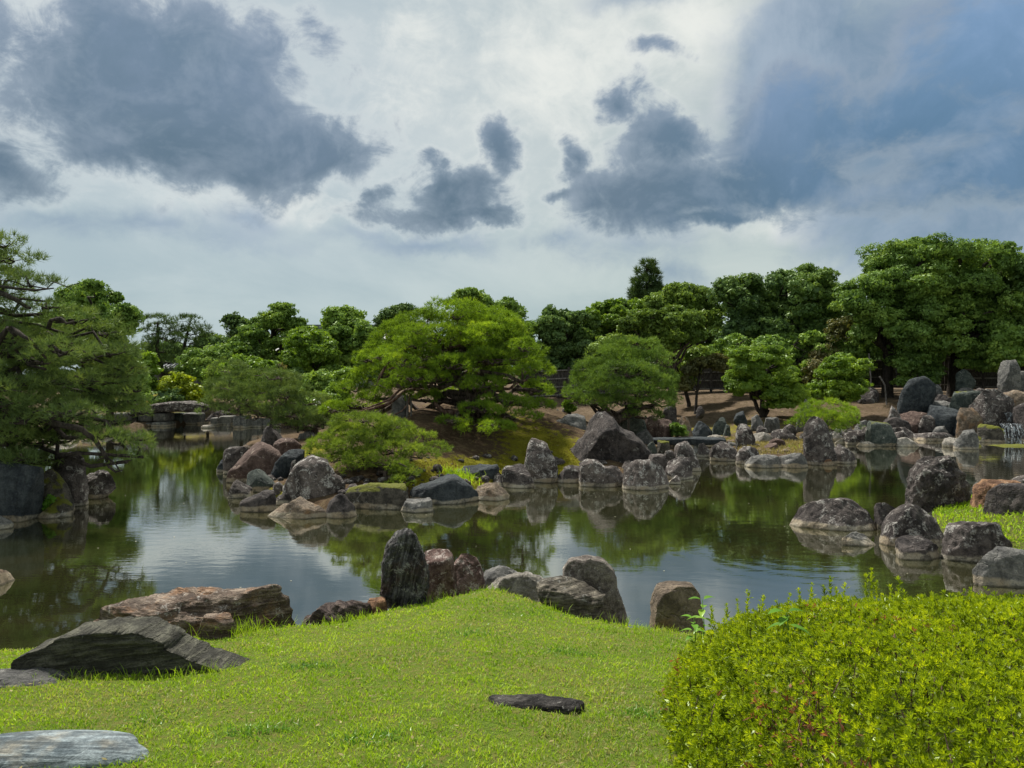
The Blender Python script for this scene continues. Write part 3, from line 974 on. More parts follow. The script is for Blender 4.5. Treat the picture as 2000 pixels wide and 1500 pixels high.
rock("small dark prickly looking rock beside the white ledge", 'rock_darkplain', [(535, 990), (544, 970), (560, 964), (575, 974), (580, 990)], D=14.9)
rock("long pale bedded ledge rock lying in the water", 'rock_tan', [(514, 1013), (524, 990), (570, 986), (582, 974), (612, 973), (618, 986), (642, 1000), (648, 1013)], T=0.5, sub=4, ledge=(14, 0.2, .1))
rock("dark rounded rock with a hollow at the end of the ledge", 'rock_darkplain', [(634, 1012), (640, 978), (656, 965), (672, 968), (688, 990), (694, 1012)], T=0.8, sub=4)
rock("long low mossy black rock under the low pine", 'rock_mossy', [(668, 994), (680, 955), (720, 947), (790, 947), (800, 968), (796, 994)], T=0.5, sub=4)
rock("small pale rock alone in the water in front of the island", 'rock_grey', [(786, 1001), (795, 981), (820, 975), (845, 984), (850, 1001)], T=0.8, sub=4)
rock("wide black whaleback rock at the middle of the island front", 'rock_blue', [(796, 984), (808, 960), (835, 950), (855, 936), (870, 930), (890, 938), (915, 958), (935, 983)], T=0.5, sub=4)
rock("tan spotted low rock right of the whaleback rock", 'rock_tan', [(926, 978), (928, 952), (950, 945), (972, 948), (993, 970)], T=0.8, sub=4)
rock("flat topped blue grey rock set in the moss bank", 'rock_blue', [(902, 948), (906, 913), (930, 909), (962, 911), (974, 945)], D=17.6, T=0.7)
rock("dark lichen rock between the tan rock and the tall pale rock", 'rock_dark', [(982, 953), (984, 918), (1008, 910), (1030, 918), (1044, 952)], T=0.8, sub=4)
rock("tall white flecked upright rock on the island shore", 'rock_white', [(1026, 943), (1021, 890), (1028, 866), (1045, 859), (1066, 868), (1078, 890), (1087, 915), (1087, 943)], T=0.7, sub=4)
rock("low brown rock with tide mark left of the two pale blocks", 'rock_dark', [(1086, 943), (1089, 916), (1112, 910), (1138, 913), (1140, 943)], T=0.8)
rock("big black pyramid shaped rock on the island", 'rock_darkplain', [(1104, 925), (1112, 888), (1142, 858), (1158, 825), (1172, 809), (1188, 811), (1204, 836), (1238, 858), (1260, 886), (1268, 925)], D=19.9, T=0.7, sub=5, amp=.9)
rock("pale tipped low rock in front of the black pyramid rock", 'rock_white', [(1134, 951), (1133, 908), (1148, 899), (1164, 900), (1180, 912), (1216, 914), (1219, 951)], T=0.6, sub=4)
rock("squarish pale veined rock with clear tide mark", 'rock_white', [(1217, 957), (1222, 918), (1244, 900), (1290, 900), (1302, 908), (1304, 957)], T=0.75, sub=4, boxy=.45)
rock("dark rounded rock right of the squarish pale rock", 'rock_dark', [(1300, 937), (1308, 905), (1328, 893), (1348, 898), (1354, 937)], T=0.9, sub=4)
rock("little pink white rock at the foot of the dark rounded rock", 'rock_white', [(1302, 946), (1309, 932), (1322, 929), (1330, 945)], T=0.8)
rock("dark rock at the right end of the island", 'rock_dark', [(1316, 920), (1320, 872), (1342, 864), (1357, 880), (1372, 920)], T=0.9, sub=4)
rock("pale upright slab rock beside the black pyramid rock", 'rock_green', [(1262, 905), (1264, 871), (1273, 864), (1284, 868), (1284, 905)], D=20.6, T=0.6)
rock("pale moss topped rock near the stone bridge", 'rock_mossy', [(1283, 900), (1283, 868), (1296, 861), (1307, 872), (1307, 900)], D=21.6, T=0.8)
rock("small grey peaked rock behind the pyramid rock", 'rock_grey', [(1241, 868), (1248, 843), (1258, 839), (1272, 858), (1276, 870)], D=24)
rock("flat grey rock with pale top on the island crest", 'rock_grey', [(1078, 852), (1084, 824), (1104, 815), (1130, 810), (1146, 818), (1152, 852)], D=22.2, T=0.7, sub=4)
rock("low dark slate rock at the back of the island", 'rock_blue', [(1060, 835), (1064, 806), (1094, 801), (1102, 835)], D=25)
rock("upright dark rock next to the slate rock behind the island", 'rock_dark', [(1096, 820), (1098, 797), (1110, 795), (1116, 820)], D=25.6)
rock("round black rough boulder under the left island pine", 'rock_darkplain', [(506, 885), (510, 852), (528, 835), (542, 838), (553, 862), (552, 885)], D=23.5, T=0.8, sub=4, amp=1.5)
rock("flat grey rock on the ground under the left island pine", 'rock_grey', [(580, 862), (584, 847), (600, 843), (612, 848), (616, 862)], D=26)
rock("grey white upright rock under the spreading pine branches", 'rock_grey', [(765, 822), (767, 780), (782, 768), (796, 778), (798, 822)], D=21.6, T=.8)
# --- stone footbridge to the island on the right
slab("long flat dark stone bridge between the island and the far bank", 'rock_blue', P(1338, 861, 25.6), (1.32, 0.42, 0.13), -0.02, sub=4, name='stone_bridge', cat='stone bridge', amp=.7)
# --- right-hand far shore
rock("dark rock under the right end of the small stone bridge", 'rock_dark', [(1362, 893), (1366, 870), (1384, 866), (1392, 893)], T=0.9)
rock("dark rock with tan foot beside the little bridge", 'rock_dark', [(1388, 901), (1390, 870), (1412, 865), (1436, 868), (1440, 901)], T=0.7)
rock("speckled square rock below the dark stone column", 'rock_white', [(1440, 907), (1441, 877), (1462, 873), (1482, 880), (1484, 907)], T=0.8)
rock("dark stone column standing among dry grass", 'rock_dark', [(1438, 885), (1440, 838), (1448, 830), (1466, 831), (1474, 842), (1472, 885)], D=24.6, T=.7, name='standing_stone', cat='standing stone')
rock("maroon round rock on the dry grass islet", 'rock_red', [(1486, 898), (1490, 874), (1504, 866), (1522, 870), (1530, 898)], D=23.4, T=.8)
rock("maroon humped rock behind the other maroon rock", 'rock_red', [(1500, 880), (1504, 862), (1514, 857), (1526, 860), (1533, 882)], D=24.3, T=.8)
rock("long low grey rock with pale foot at the islet tip", 'rock_grey', [(1458, 914), (1478, 893), (1500, 889), (1528, 893), (1532, 914)], T=0.6, sub=4)
rock("flat grey rock at the foot of the twin horned rock", 'rock_grey', [(1524, 914), (1528, 888), (1562, 885), (1576, 896), (1578, 914)], T=0.6)
rock("tall dark twin horned rock at the right end of the islet", 'rock_dark', [(1573, 909), (1571, 855), (1578, 838), (1588, 819), (1598, 830), (1608, 816), (1620, 815), (1626, 850), (1631, 909)], T=0.6, sub=4)
rock("small orange rock in the water under the twin horned rock", 'rock_orange', [(1600, 910), (1604, 898), (1624, 896), (1632, 910)], T=.7)
rock("sloping dark rock right of the twin horned rock", 'rock_dark', [(1628, 906), (1630, 882), (1645, 868), (1660, 882), (1674, 906)], T=0.8)
rock("dark upright slab rock at the back of the channel", 'rock_blue', [(1350, 865), (1353, 830), (1385, 824), (1392, 865)], D=28.6, T=.5)
rock("grey green pointed rock left in the channel row", 'rock_green', [(1388, 862), (1396, 824), (1408, 816), (1418, 828), (1424, 862)], D=29, T=.5)
rock("small pale pointed rock in the channel row", 'rock_green', [(1410, 862), (1418, 836), (1423, 828), (1428, 862)], D=28.2, T=.7)
rock("tall mottled rock beside the fern above the small bridge", 'rock_tan', [(1322, 862), (1326, 820), (1336, 814), (1346, 820), (1353, 862)], D=27.4, T=.7)
rock("dark purple upright rock under the middle pine", 'rock_darkplain', [(1292, 840), (1294, 800), (1304, 795), (1320, 797), (1321, 840)], D=26.6, T=.7)
rock("red brown streaked rock under the middle pine", 'rock_red', [(1262, 862), (1266, 824), (1284, 814), (1306, 820), (1316, 862)], D=26, T=.7, sub=4)
rock("dark green grey rock behind the support post", 'rock_green', [(1200, 860), (1208, 812), (1232, 806), (1262, 812), (1268, 862)], D=25.6, T=.6)
rock("pale sun bleached flat stone on the dry grass islet", 'rock_pale', [(1468, 858), (1474, 848), (1490, 845), (1504, 849), (1508, 858)], D=26)
rock("flat pale stone left of the dark stone column", 'rock_pale', [(1376, 862), (1382, 853), (1400, 850), (1416, 855), (1418, 862)], D=26.5)
rock("wide dark wedge rock behind the dry grass", 'rock_dark', [(1505, 868), (1512, 846), (1535, 838), (1556, 850), (1572, 868)], D=26.6, T=.6)
rock("grey boxy rock above the wedge rock", 'rock_grey', [(1492, 840), (1494, 817), (1520, 816), (1522, 842)], D=29, T=.7)
rock("pale grey lumpy rock on the far slope", 'rock_grey', [(1466, 838), (1470, 818), (1484, 810), (1492, 838)], D=29.5)
rock("blue grey low rock on the brown slope", 'rock_blue', [(1434, 822), (1438, 806), (1452, 804), (1458, 822)], D=31)
rock("small dark rock alone on the brown slope", 'rock_darkplain', [(1360, 805), (1364, 796), (1370, 794), (1376, 805)], D=31)
rock("pale leaning standing stone behind the round pine bush", 'rock_grey', [(1556, 830), (1560, 790), (1572, 780), (1585, 786), (1584, 830)], D=28.5, T=.5, name='standing_stone', cat='standing stone')
rock("little dark rock under the fence below the thin bare stake", 'rock_dark', [(1683, 785), (1688, 768), (1700, 762), (1712, 768), (1712, 785)], D=36)
rock("pale round stone at the left of the far shore row", 'rock_pale', [(1624, 862), (1627, 851), (1636, 848), (1642, 862)], D=28.8)
rock("low pale stone second from left of the far shore row", 'rock_pale', [(1634, 868), (1638, 858), (1650, 856), (1655, 868)], T=.7)
rock("dark hump rock with pale foot on the far shore", 'rock_dark', [(1650, 869), (1654, 852), (1668, 844), (1684, 850), (1690, 869)], T=.8)
rock("flat pale stone in the water between hump rock and square rock", 'rock_pale', [(1678, 873), (1684, 866), (1700, 864), (1710, 873)], T=.7)
rock("grey lichen rock above the hump rock", 'rock_grey', [(1672, 852), (1678, 830), (1690, 826), (1698, 852)], D=30.5)
rock("square black rock with pale streaked face on the far shore", 'rock_green', [(1698, 872), (1699, 832), (1720, 829), (1742, 833), (1744, 872)], T=.7, sub=4, boxy=.35)
rock("jagged twiggy rock above the square black rock", 'rock_white', [(1736, 840), (1738, 812), (1744, 800), (1752, 815), (1756, 842)], D=30.6)
rock("slanting dark rock right of the square black rock", 'rock_dark', [(1742, 865), (1744, 842), (1762, 840), (1784, 860), (1788, 868)], D=29.6)
rock("bright white rock at the waterline of the far shore", 'rock_pale', [(1752, 873), (1756, 860), (1772, 856), (1790, 873)], T=.6)
rock("cracked brown block under the big dark standing stone", 'rock_red', [(1758, 856), (1764, 822), (1784, 814), (1808, 820), (1810, 856)], D=30.6, T=.6)
rock("big dark oval standing stone on the right slope", 'rock_blue', [(1764, 818), (1766, 778), (1778, 758), (1796, 750), (1812, 762), (1817, 790), (1815, 820)], D=31.4, T=.45, sub=4, amp=.5, name='standing_stone', cat='standing stone')
rock("dark blue block with white streaks left of the green arched rock", 'rock_blue', [(1808, 862), (1816, 812), (1832, 804), (1854, 804), (1868, 812), (1872, 862)], D=30.4, T=.6, sub=4, boxy=.4)
rock("low brown rock on top of the right slope", 'rock_darkplain', [(1827, 792), (1829, 775), (1850, 774), (1853, 792)], D=33)
rock("arched green grey rock in the right rock wall", 'rock_green', [(1858, 850), (1862, 795), (1878, 780), (1896, 780), (1908, 795), (1908, 850)], D=30.6, T=.5, sub=4)
rock("peaked brown rock above the waterfall rocks", 'rock_dark', [(1896, 800), (1902, 776), (1914, 767), (1930, 775), (1936, 802)], D=31.2, T=.7)
rock("massive dark leaning rock left of the waterfall", 'rock_dark', [(1895, 862), (1900, 800), (1912, 780), (1940, 782), (1962, 798), (1958, 822), (1930, 848), (1915, 868)], D=29.6, T=.5, sub=4)
rock("white capped brown rock in the right rock wall", 'rock_tan', [(1876, 850), (1880, 812), (1892, 807), (1906, 810), (1910, 850)], D=29.4, T=.6)
rock("grey rock with pale foot nearest the waterfall at the waterline", 'rock_grey', [(1868, 878), (1872, 856), (1884, 843), (1900, 845), (1909, 878)], T=.7)
rock("white rock at the waterline next to the grey rock", 'rock_pale', [(1844, 874), (1850, 861), (1868, 857), (1878, 874)], T=.6)
rock("tall column stone on the right crest above the waterfall", 'rock_grey', [(1952, 790), (1954, 745), (1962, 712), (1970, 705), (1982, 710), (1987, 740), (1990, 792)], D=31.6, T=.7, sub=4, name='standing_stone', cat='standing stone')
rock("rounded upright stone in front of the fence on the right", 'rock_green', [(1868, 762), (1870, 730), (1882, 723), (1896, 725), (1902, 740), (1902, 762)], D=35, T=.6, name='standing_stone', cat='standing stone')
rock("grey rock at the right edge above the waterfall", 'rock_grey', [(1985, 790), (1988, 745), (2005, 738), (2030, 745), (2034, 790)], D=31.8, T=.7)
rock("brown cracked rock directly above the waterfall", 'rock_tan', [(1955, 815), (1962, 785), (1985, 772), (2030, 778), (2040, 816)], D=30.8, T=.6, sub=4)
rock("low grey rock half hidden behind the big dark standing stone", 'rock_grey', [(1812, 772), (1818, 758), (1830, 756), (1836, 768), (1838, 775)], D=34)
rock("flat stone slab on the gravel of the right slope", 'rock_grey', [(1874, 775), (1878, 762), (1898, 761), (1902, 774)], D=33.6, T=.5)
slab("bright moss covered stone at the foot of the waterfall", 'rock_mossbright', P(1985, 876, 26.8), (0.85, 0.5, 0.13), 0.0, name='rock', cat='rock')
rock("mossy dark rock left of the falling water", 'rock_mossy', [(1908, 872), (1914, 850), (1932, 836), (1946, 842), (1950, 874)], D=28.4, T=.8)
rock("dark rock right of the falling water", 'rock_darkplain', [(2003, 880), (2006, 810), (2030, 800), (2070, 810), (2072, 880)], D=28.6, T=.8)
rock("dark boulder behind the lower fall", 'rock_darkplain', [(1946, 872), (1950, 826), (1975, 815), (2004, 818), (2010, 874)], D=29.5, T=.4)
for _l, _m, _pts, _D in [
    ("low brown rock between the square black rock and the white waterline rock", 'rock_dark', [(1738, 866), (1742, 850), (1756, 846), (1768, 866)], 29.2),
    ("dark wedge rock under the jagged twiggy rock", 'rock_darkplain', [(1726, 850), (1732, 826), (1748, 822), (1764, 830), (1768, 852)], 30.2),
    ("brown rock right under the big dark standing stone foot", 'rock_dark', [(1800, 850), (1804, 824), (1816, 818), (1826, 850)], 30.1),
    ("long rubble rock low on the right far shore", 'rock_dark', [(1786, 870), (1794, 852), (1820, 848), (1844, 856), (1850, 870)], 29.4),
    ("dark cleft rock left of the white capped brown rock", 'rock_blue', [(1866, 862), (1868, 830), (1878, 822), (1888, 862)], 29.8),
    ("grey ledge rock under the low brown rock of the slope", 'rock_grey', [(1816, 806), (1822, 790), (1846, 788), (1866, 796), (1868, 808)], 31.6),
    ("dark rock bridging arched rock and peaked rock", 'rock_darkplain', [(1898, 830), (1900, 796), (1914, 790), (1924, 830)], 30.4),
    ("small dark rock at the foot of the massive leaning rock", 'rock_green', [(1906, 868), (1912, 854), (1926, 852), (1932, 868)], 28.8),
    ("pale chunk above the long rubble rock", 'rock_grey', [(1824, 852), (1828, 838), (1844, 836), (1850, 852)], 29.7),
    ("brown stone between grey lichen rock and square black rock", 'rock_dark', [(1686, 862), (1690, 842), (1702, 838), (1710, 862)], 29.9),
    ("dark stone behind the hump rock on the far shore", 'rock_dark', [(1640, 858), (1644, 842), (1658, 838), (1664, 858)], 29.6),
    ("low grey stone left of the dark stone column", 'rock_grey', [(1420, 880), (1424, 866), (1438, 864), (1444, 880)], 25.0),
    ("dark stone between the channel row and the wedge rock", 'rock_dark', [(1476, 862), (1480, 838), (1494, 832), (1504, 862)], 27.6),
    ("brown stone right of the wedge rock behind dry grass", 'rock_dark', [(1560, 872), (1564, 850), (1576, 846), (1584, 872)], 26.8),
    ("small rock below the pale leaning standing stone", 'rock_dark', [(1530, 846), (1534, 832), (1546, 829), (1554, 846)], 28.6),
    ("dark rock filling the gap beside the grey green block", 'rock_dark', [(528, 985), (534, 950), (548, 942), (560, 950), (562, 985)], 15.8),
    ("brown rock under the reddish veined rock", 'rock_dark', [(566, 925), (572, 902), (584, 898), (596, 925)], 17.2),
    ("low black rock between the broad lichen rock and the mossy black rock", 'rock_darkplain', [(652, 985), (658, 955), (674, 950), (690, 985)], 15.6),
    ("small dark rock between the whaleback rock and the mossy black rock", 'rock_darkplain', [(782, 980), (788, 955), (802, 950), (816, 980)], 16.0),
    ("brown rock behind the tan spotted rock", 'rock_dark', [(960, 955), (964, 930), (978, 925), (990, 955)], 17.2),
    ("dark rock between the tall pale upright rock and the lichen rock", 'rock_dark', [(1008, 945), (1012, 918), (1026, 915), (1034, 945)], 18.4),
    ("low dark rock under the right flank of the black pyramid rock", 'rock_dark', [(1208, 935), (1214, 905), (1228, 900), (1238, 935)], 18.6),
    ("brown rock behind the squarish pale rock", 'rock_dark', [(1262, 915), (1268, 892), (1290, 888), (1308, 915)], 19.0),
    ("dark squat rock under the dark rounded rock by the pale moss topped rock", 'rock_dark', [(1296, 905), (1300, 884), (1314, 880), (1324, 905)], 20.2),
]:
    rock(_l, _m, _pts, D=_D, T=.8, sub=4)
# --- right bank near
rock("humped dark rock with orange tide mark alone in the water", 'rock_dark', [(1543, 1028), (1560, 1010), (1590, 986), (1620, 977), (1662, 977), (1688, 998), (1706, 1036)], T=0.55, sub=5, amp=.9)
rock("low grey rock just right of the humped rock", 'rock_grey', [(1641, 1056), (1655, 1043), (1682, 1040), (1702, 1051), (1726, 1066)], T=0.5, sub=5)
rock("dark square rock behind the domed rock", 'rock_darkplain', [(1713, 1038), (1717, 988), (1735, 985), (1766, 990), (1775, 1038)], T=.7, sub=5)
rock("domed brown rock with pale foot on the right shore", 'rock_dark', [(1723, 1060), (1735, 1022), (1755, 1000), (1778, 988), (1808, 996), (1832, 1022), (1852, 1060), (1846, 1068)], T=.6, sub=5, amp=.6)
rock("flat topped black stone in the water before the domed rock", 'rock_darkplain', [(1751, 1092), (1758, 1060), (1780, 1052), (1815, 1054), (1830, 1070), (1830, 1093)], T=.75, sub=5, boxy=.45)
rock("rough notched dark rock on the right shore", 'rock_dark', [(1848, 1085), (1854, 1050), (1866, 1023), (1880, 1026), (1902, 1027), (1928, 1038), (1950, 1066), (1962, 1098)], T=.55, sub=5, amp=1.2)
rock("long smooth grey rock at the right edge of the pond", 'rock_grey', [(1895, 1110), (1912, 1082), (1945, 1073), (1990, 1077), (2040, 1086), (2075, 1112), (2080, 1146)], T=.45, sub=5, amp=.7)
rock("big rough lichen crusted boulder on the right bank", 'rock_dark', [(1778, 1008), (1776, 975), (1786, 940), (1792, 915), (1810, 900), (1838, 893), (1868, 902), (1884, 928), (1896, 970), (1896, 1008)], D=13.7, T=.6, sub=6, amp=1.3)
rock("small grey rock between the crusted boulder and the orange topped rock", 'rock_grey', [(1888, 985), (1892, 952), (1908, 944), (1924, 955), (1924, 985)], D=14.6, T=.8)
rock("rust and orange topped rock on the right bank", 'rock_orange', [(1898, 1030), (1908, 978), (1922, 950), (1945, 943), (1990, 945), (2000, 1030)], D=12.9, T=.6, sub=5, boxy=.45)
rock("large dark purple rock at the right edge of the picture", 'rock_darkplain', [(1944, 1045), (1938, 1000), (1944, 968), (1965, 952), (2000, 949), (2035, 958), (2050, 1010), (2040, 1062), (1985, 1062)], D=12.1, T=.7, sub=5, amp=.6)
rock("dark rock top right behind the orange topped rock", 'rock_dark', [(1968, 965), (1982, 942), (2000, 930), (2030, 928), (2050, 965)], D=14.2)

# ------------------------------------------------------------------ foliage
def unit(v):
    return v / (np.linalg.norm(v, axis=-1, keepdims=True) + 1e-9)


def leaves(pts, nrm, L, wr=0.45, droop=0.3, rng=RNG, fold=0.0):
    """one folded diamond leaf per point, its face turned roughly along nrm"""
    n = len(pts)
    nn = unit(nrm + rng.normal(size=(n, 3)) * 0.45 + np.array([0, 0, 0.25]))
    r = rng.normal(size=(n, 3)) + np.array([0, 0, -droop * 2])
    d = unit(r - (r * nn).sum(1)[:, None] * nn)
    s = np.cross(nn, d)
    L = (np.asarray(L) * rng.uniform(0.7, 1.3, n))[:, None]
    b = pts - d * L * 0.5
    t = pts + d * L * 0.5
    m = pts + nn * L * fold
    Wd = L * wr * 0.5
    v = np.stack([b, m + s * Wd, t, m - s * Wd], 1).reshape(-1, 3)
    f = np.arange(4 * n).reshape(n, 4)
    rnd = np.repeat(rng.random(n), 4)
    return v, f, rnd


def needles(pts, ax, L, K=8, w=0.0, spread=0.75, rng=RNG):
    n = len(pts)
    base = np.repeat(pts, K, 0)
    a = np.repeat(ax, K, 0)
    d = unit(a + rng.normal(size=(n * K, 3)) * spread)
    s = unit(np.cross(d, rng.normal(size=(n * K, 3))))
    Lr = (L * rng.uniform(0.7, 1.25, n * K))[:, None]
    v = np.stack([base - s * w, base + s * w, base + d * Lr], 1).reshape(-1, 3)
    f = np.arange(3 * n * K).reshape(-1, 3)
    rnd = np.repeat(rng.random(n), 3 * K)
    return v, f, rnd


def clumps(blobs, rs_rel, rs_abs=None, low=-1.0, back=0.5, rng=RNG, fill=1.0):
    """split crown ellipsoids into small leaf clumps sitting on their surface: centres, radii, outward directions"""
    C_, R_, N_ = [], [], []
    for (c, r) in blobs:
        c, r = np.array(c), np.array(r)
        rs = rs_abs if rs_abs else rs_rel * r.min()
        area = 4 * math.pi * ((r[0] * r[1]) ** 1.6 / 3 + (r[0] * r[2]) ** 1.6 / 3 + (r[1] * r[2]) ** 1.6 / 3) ** (1 / 1.6)
        n = max(6, int(fill * area / (rs * rs * 2.0)))
        u = unit(rng.normal(size=(n, 3)))
        keep = (u[:, 2] > low) & ((u[:, 1] < 0.25) | (rng.random(n) < back))
        u = u[keep]
        n = len(u)
        lump = 0.88 + 0.24 * perlin(u * 2.6 + c) + rng.normal(size=n) * 0.09
        C_.append(c + u * r * lump[:, None])
        R_.append(rs * rng.uniform(0.4, 1.0, n) ** 1.0 * rng.choice([0.6, 1.1, 1.7], n))
        N_.append(unit(u / r))
    return np.concatenate(C_), np.concatenate(R_), np.concatenate(N_)


def spread_on(Cc, Rr, Nn, per_area, rng=RNG, hemi=-0.1, squash=0.62):
    cnt = np.maximum(1, (per_area * 2 * math.pi * Rr * Rr).astype(int))
    c = np.repeat(Cc, cnt, 0)
    r = np.repeat(Rr, cnt)
    nn = np.repeat(Nn, cnt, 0)
    u = unit(rng.normal(size=(len(c), 3)))
    dot = (u * nn).sum(1)
    u = np.where((dot < hemi)[:, None], u - 2 * dot[:, None] * nn, u)
    off = u * (r * (1.05 - 0.5 * rng.random(len(r)) ** 1.6 + 0.30 * (rng.random(len(r)) < .12)))[:, None]
    off[:, 2] *= squash
    return c + off, unit(u + 0.35 * nn), np.repeat(np.arange(len(cnt)), cnt)


def crown_blobs(D, px):
    out = []
    for b in px:
        dD = b[4] if len(b) > 4 else 0.0
        d = D + dD
        c = P(b[0], b[1], d)
        rx, rz = b[2] / F * d * 1.12, b[3] / F * d * 1.10
        out.append((c, (rx, (rx * 0.55 + rz * 0.45), rz)))
    return out


STAT = {'tris': 0}


def fill(poly, n, rx, ry, dd=0.8, seed=1, edge=None):
    """irregular foliage masses spread through a crown outline given in photo pixels"""
    rng = np.random.default_rng(seed)
    poly = np.array(poly, float)
    cen = poly.mean(0)
    poly = cen + (poly - cen) * 1.07
    lo, hi = poly.min(0), poly.max(0)
    out = []
    tries = 0
    while len(out) < n and tries < 20000:
        tries += 1
        a, b = rng.uniform(*rx), rng.uniform(*ry)
        c = rng.uniform(lo, hi)
        xs = np.array([c[0], c[0] - a * .8, c[0] + a * .8, c[0], c[0]])
        ys = np.array([c[1], c[1], c[1], c[1] - b * .9, c[1] + b * .9])
        if (sdist(poly, xs, ys) < 0).any():
            continue
        if any(((c[0] - o[0]) / (a + o[2])) ** 2 + ((c[1] - o[1]) / (b + o[3])) ** 2 < 0.22 for o in out) and tries < 12000:
            continue
        rel = (c[1] - lo[1]) / (hi[1] - lo[1])
        out.append((c[0], c[1], a, b, rng.uniform(-dd, dd) - 0.5 * dd * math.sin(rel * math.pi)))
    return out


def broad_tree(name, label, cat, D, blobs, mat, trunk=None, cover=1.0, leaf=None, group=None, bark='bark_dark', tr=None, rs=0.42, wr=0.5, low=-0.75, parts=True):
    bl = crown_blobs(D, blobs)
    allc = np.array([b[0] for b in bl])
    if trunk is None:
        trunk = (blobs[0][0],)
    bx = (trunk[0] - 1000) / F * D
    gz = max(ground_z(bx, D), 0)
    root = thing(name, label, cat, (bx, D, gz), group)
    L = leaf or max(0.07, 0.0037 * D)
    Cc, Rr, Nn = clumps(bl, rs, low=low)
    a_leaf = L * L * wr * 0.5
    pts, nn, ci = spread_on(Cc, Rr, Nn, cover / a_leaf * 0.5)
    tone = RNG.random(len(Cc))
    # looser inner leaves, larger, so that the crown is not hollow
    v, f, r = leaves(pts, nn, L * (0.8 + 0.4 * tone[ci]), wr)
    r = 0.5 * r + 0.5 * np.repeat(tone[ci], 4)
    k = max(40, len(Cc) * 5)
    ii = RNG.integers(0, len(bl), k)
    cc = np.array([bl[i][0] for i in ii])
    rr = np.array([bl[i][1] for i in ii])
    pin = cc + unit(RNG.normal(size=(k, 3))) * rr * RNG.uniform(0.3, 0.8, (k, 1))
    v2, f2, r2 = leaves(pin, unit(RNG.normal(size=(k, 3))), L * 2.6, 0.7)
    V = np.concatenate([v, v2]); Fc = np.concatenate([f, f2 + len(v)]); R = np.concatenate([r, r2 * 0.8])
    STAT['tris'] += 2 * len(Fc)
    o = part('crown', V, Fc, M[mat], root, {'rnd': R})
    # trunk and limbs
    zmid = allc[:, 2].mean()
    zt = allc[:, 2].max()
    tr = tr or max(0.05, 0.028 * (zt - gz))
    top = np.array([allc[:, 0].mean() * 0.5 + bx * 0.5, D, max(zmid, gz + 0.3)])
    lst = []
    path = np.array([[bx, D, gz - 0.2], [bx + 0.02, D, gz + 0.15], [bx * .7 + top[0] * .3, D, gz + (top[2] - gz) * .45], top])
    lst.append(tube(path, np.array([tr * 1.4, tr * 1.05, tr * 0.85, tr * 0.6]), 8, 0.08))
    if name == 'feathery_tree':
        for q in (-1, 1):
            lst.append(limb(path[0], top + np.array([q * 0.7, 0.2, 0]), tr * .8, tr * .4, 8, 0.0, 0.05))
    for c, r3 in bl:
        s = path[2] if c[2] < top[2] + 0.3 else top
        lst.append(limb(s, c, tr * 0.5, tr * 0.14))
        for q in range(2):
            lst.append(limb(c, c + RNG.normal(size=3) * np.array(r3) * 0.45, tr * .18, tr * .06, 4))
    v, f = joinvf(lst)
    part('trunk', v, f, M[bark], root, smooth=True)
    return root


def pine(name, label, cat, D, pads, mat, trunk, tr=0.14, bark='bark', K=7, rs=0.34, L=None, dens=1.0, group=None, flat=0.0, limbs=True, padname='foliage_pad', low=-0.35, w=None, lr=0.5):
    """pruned pine: trunk polyline in photo pixels (+ depth offset), every cloud pad a part of its own"""
    tp = []
    for k, t in enumerate(trunk):
        d = D + (t[2] if len(t) > 2 else 0)
        p = P(t[0], t[1], d)
        if k == 0:
            g = ground_z(p[0], p[1])
            p[2] = g - 0.1
        tp.append(p)
    tp = np.array(tp)
    root = thing(name, label, cat, tp[0] + np.array([0, 0, 0.1]), group)
    bl = crown_blobs(D, pads)
    L = L or max(0.08, 0.0056 * D)
    w = w or max(0.0035, 0.00034 * D)
    for (c, r) in bl:
        r = np.array(r)
        rr = [(c, r)]
        Cc, Rr, Nn = clumps(rr, rs, rs_abs=max(0.09, min(0.5, rs * (r[2] + r[0]) / 2 * 1.0)), low=low, back=0.75)
        pts, nn, ci = spread_on(Cc, Rr, Nn, dens * 1.25 / (L * L), hemi=-0.05, squash=0.6)
        tone = RNG.random(len(Cc))
        ax = unit(nn * 0.7 + np.array([0, 0, 0.75]))
        v, f, rd = needles(pts, ax, L, K, w)
        rd = 0.4 * rd + 0.6 * np.repeat(tone[ci], 3 * K)
        # sparse inner twigs carry needles too
        STAT['tris'] += len(f)
        part(padname, v, f, M[mat], root, {'rnd': rd})
    # smooth the trunk line
    n = len(tp)
    tt = np.linspace(0, n - 1, (n - 1) * 4 + 1)
    pth = np.stack([np.interp(tt, np.arange(n), tp[:, k]) for k in range(3)], 1)
    ker = np.array([.25, .5, .25])
    for k in range(3):
        pth[1:-1, k] = np.convolve(pth[:, k], ker, 'valid')
    rad = tr * (1 - 0.72 * np.linspace(0, 1, len(pth)))
    rad[0] *= 1.35
    v, f = tube(pth, rad, 10, 0.07)
    part('trunk', v, f, M[bark], root, smooth=True)
    if limbs:
        for (c, r) in bl:
            dist = np.linalg.norm(pth - c, axis=1) + 0.6 * np.abs(pth[:, 2] - c[2]) + (pth[:, 2] > c[2] + 0.1) * 0.4
            s = np.argmin(dist)
            a = pth[s]
            base = c - np.array([0, 0, r[2] * 0.45])
            lst = [limb(a, base, rad[s] * lr, rad[s] * lr * 0.4 + 0.005, 7, 0.05, 0.06)]
            for q in range(5):
                e = base + np.array([RNG.normal() * r[0] * 0.55, RNG.normal() * r[1] * 0.55, r[2] * RNG.uniform(0.1, 0.7)])
                lst.append(limb(base, e, rad[s] * lr * .38 + 0.004, 0.003 + rad[s] * .04, 5, 0.02, 0.08))
            v, f = joinvf(lst)
            part('branch', v, f, M[bark], root, smooth=True)
    return root


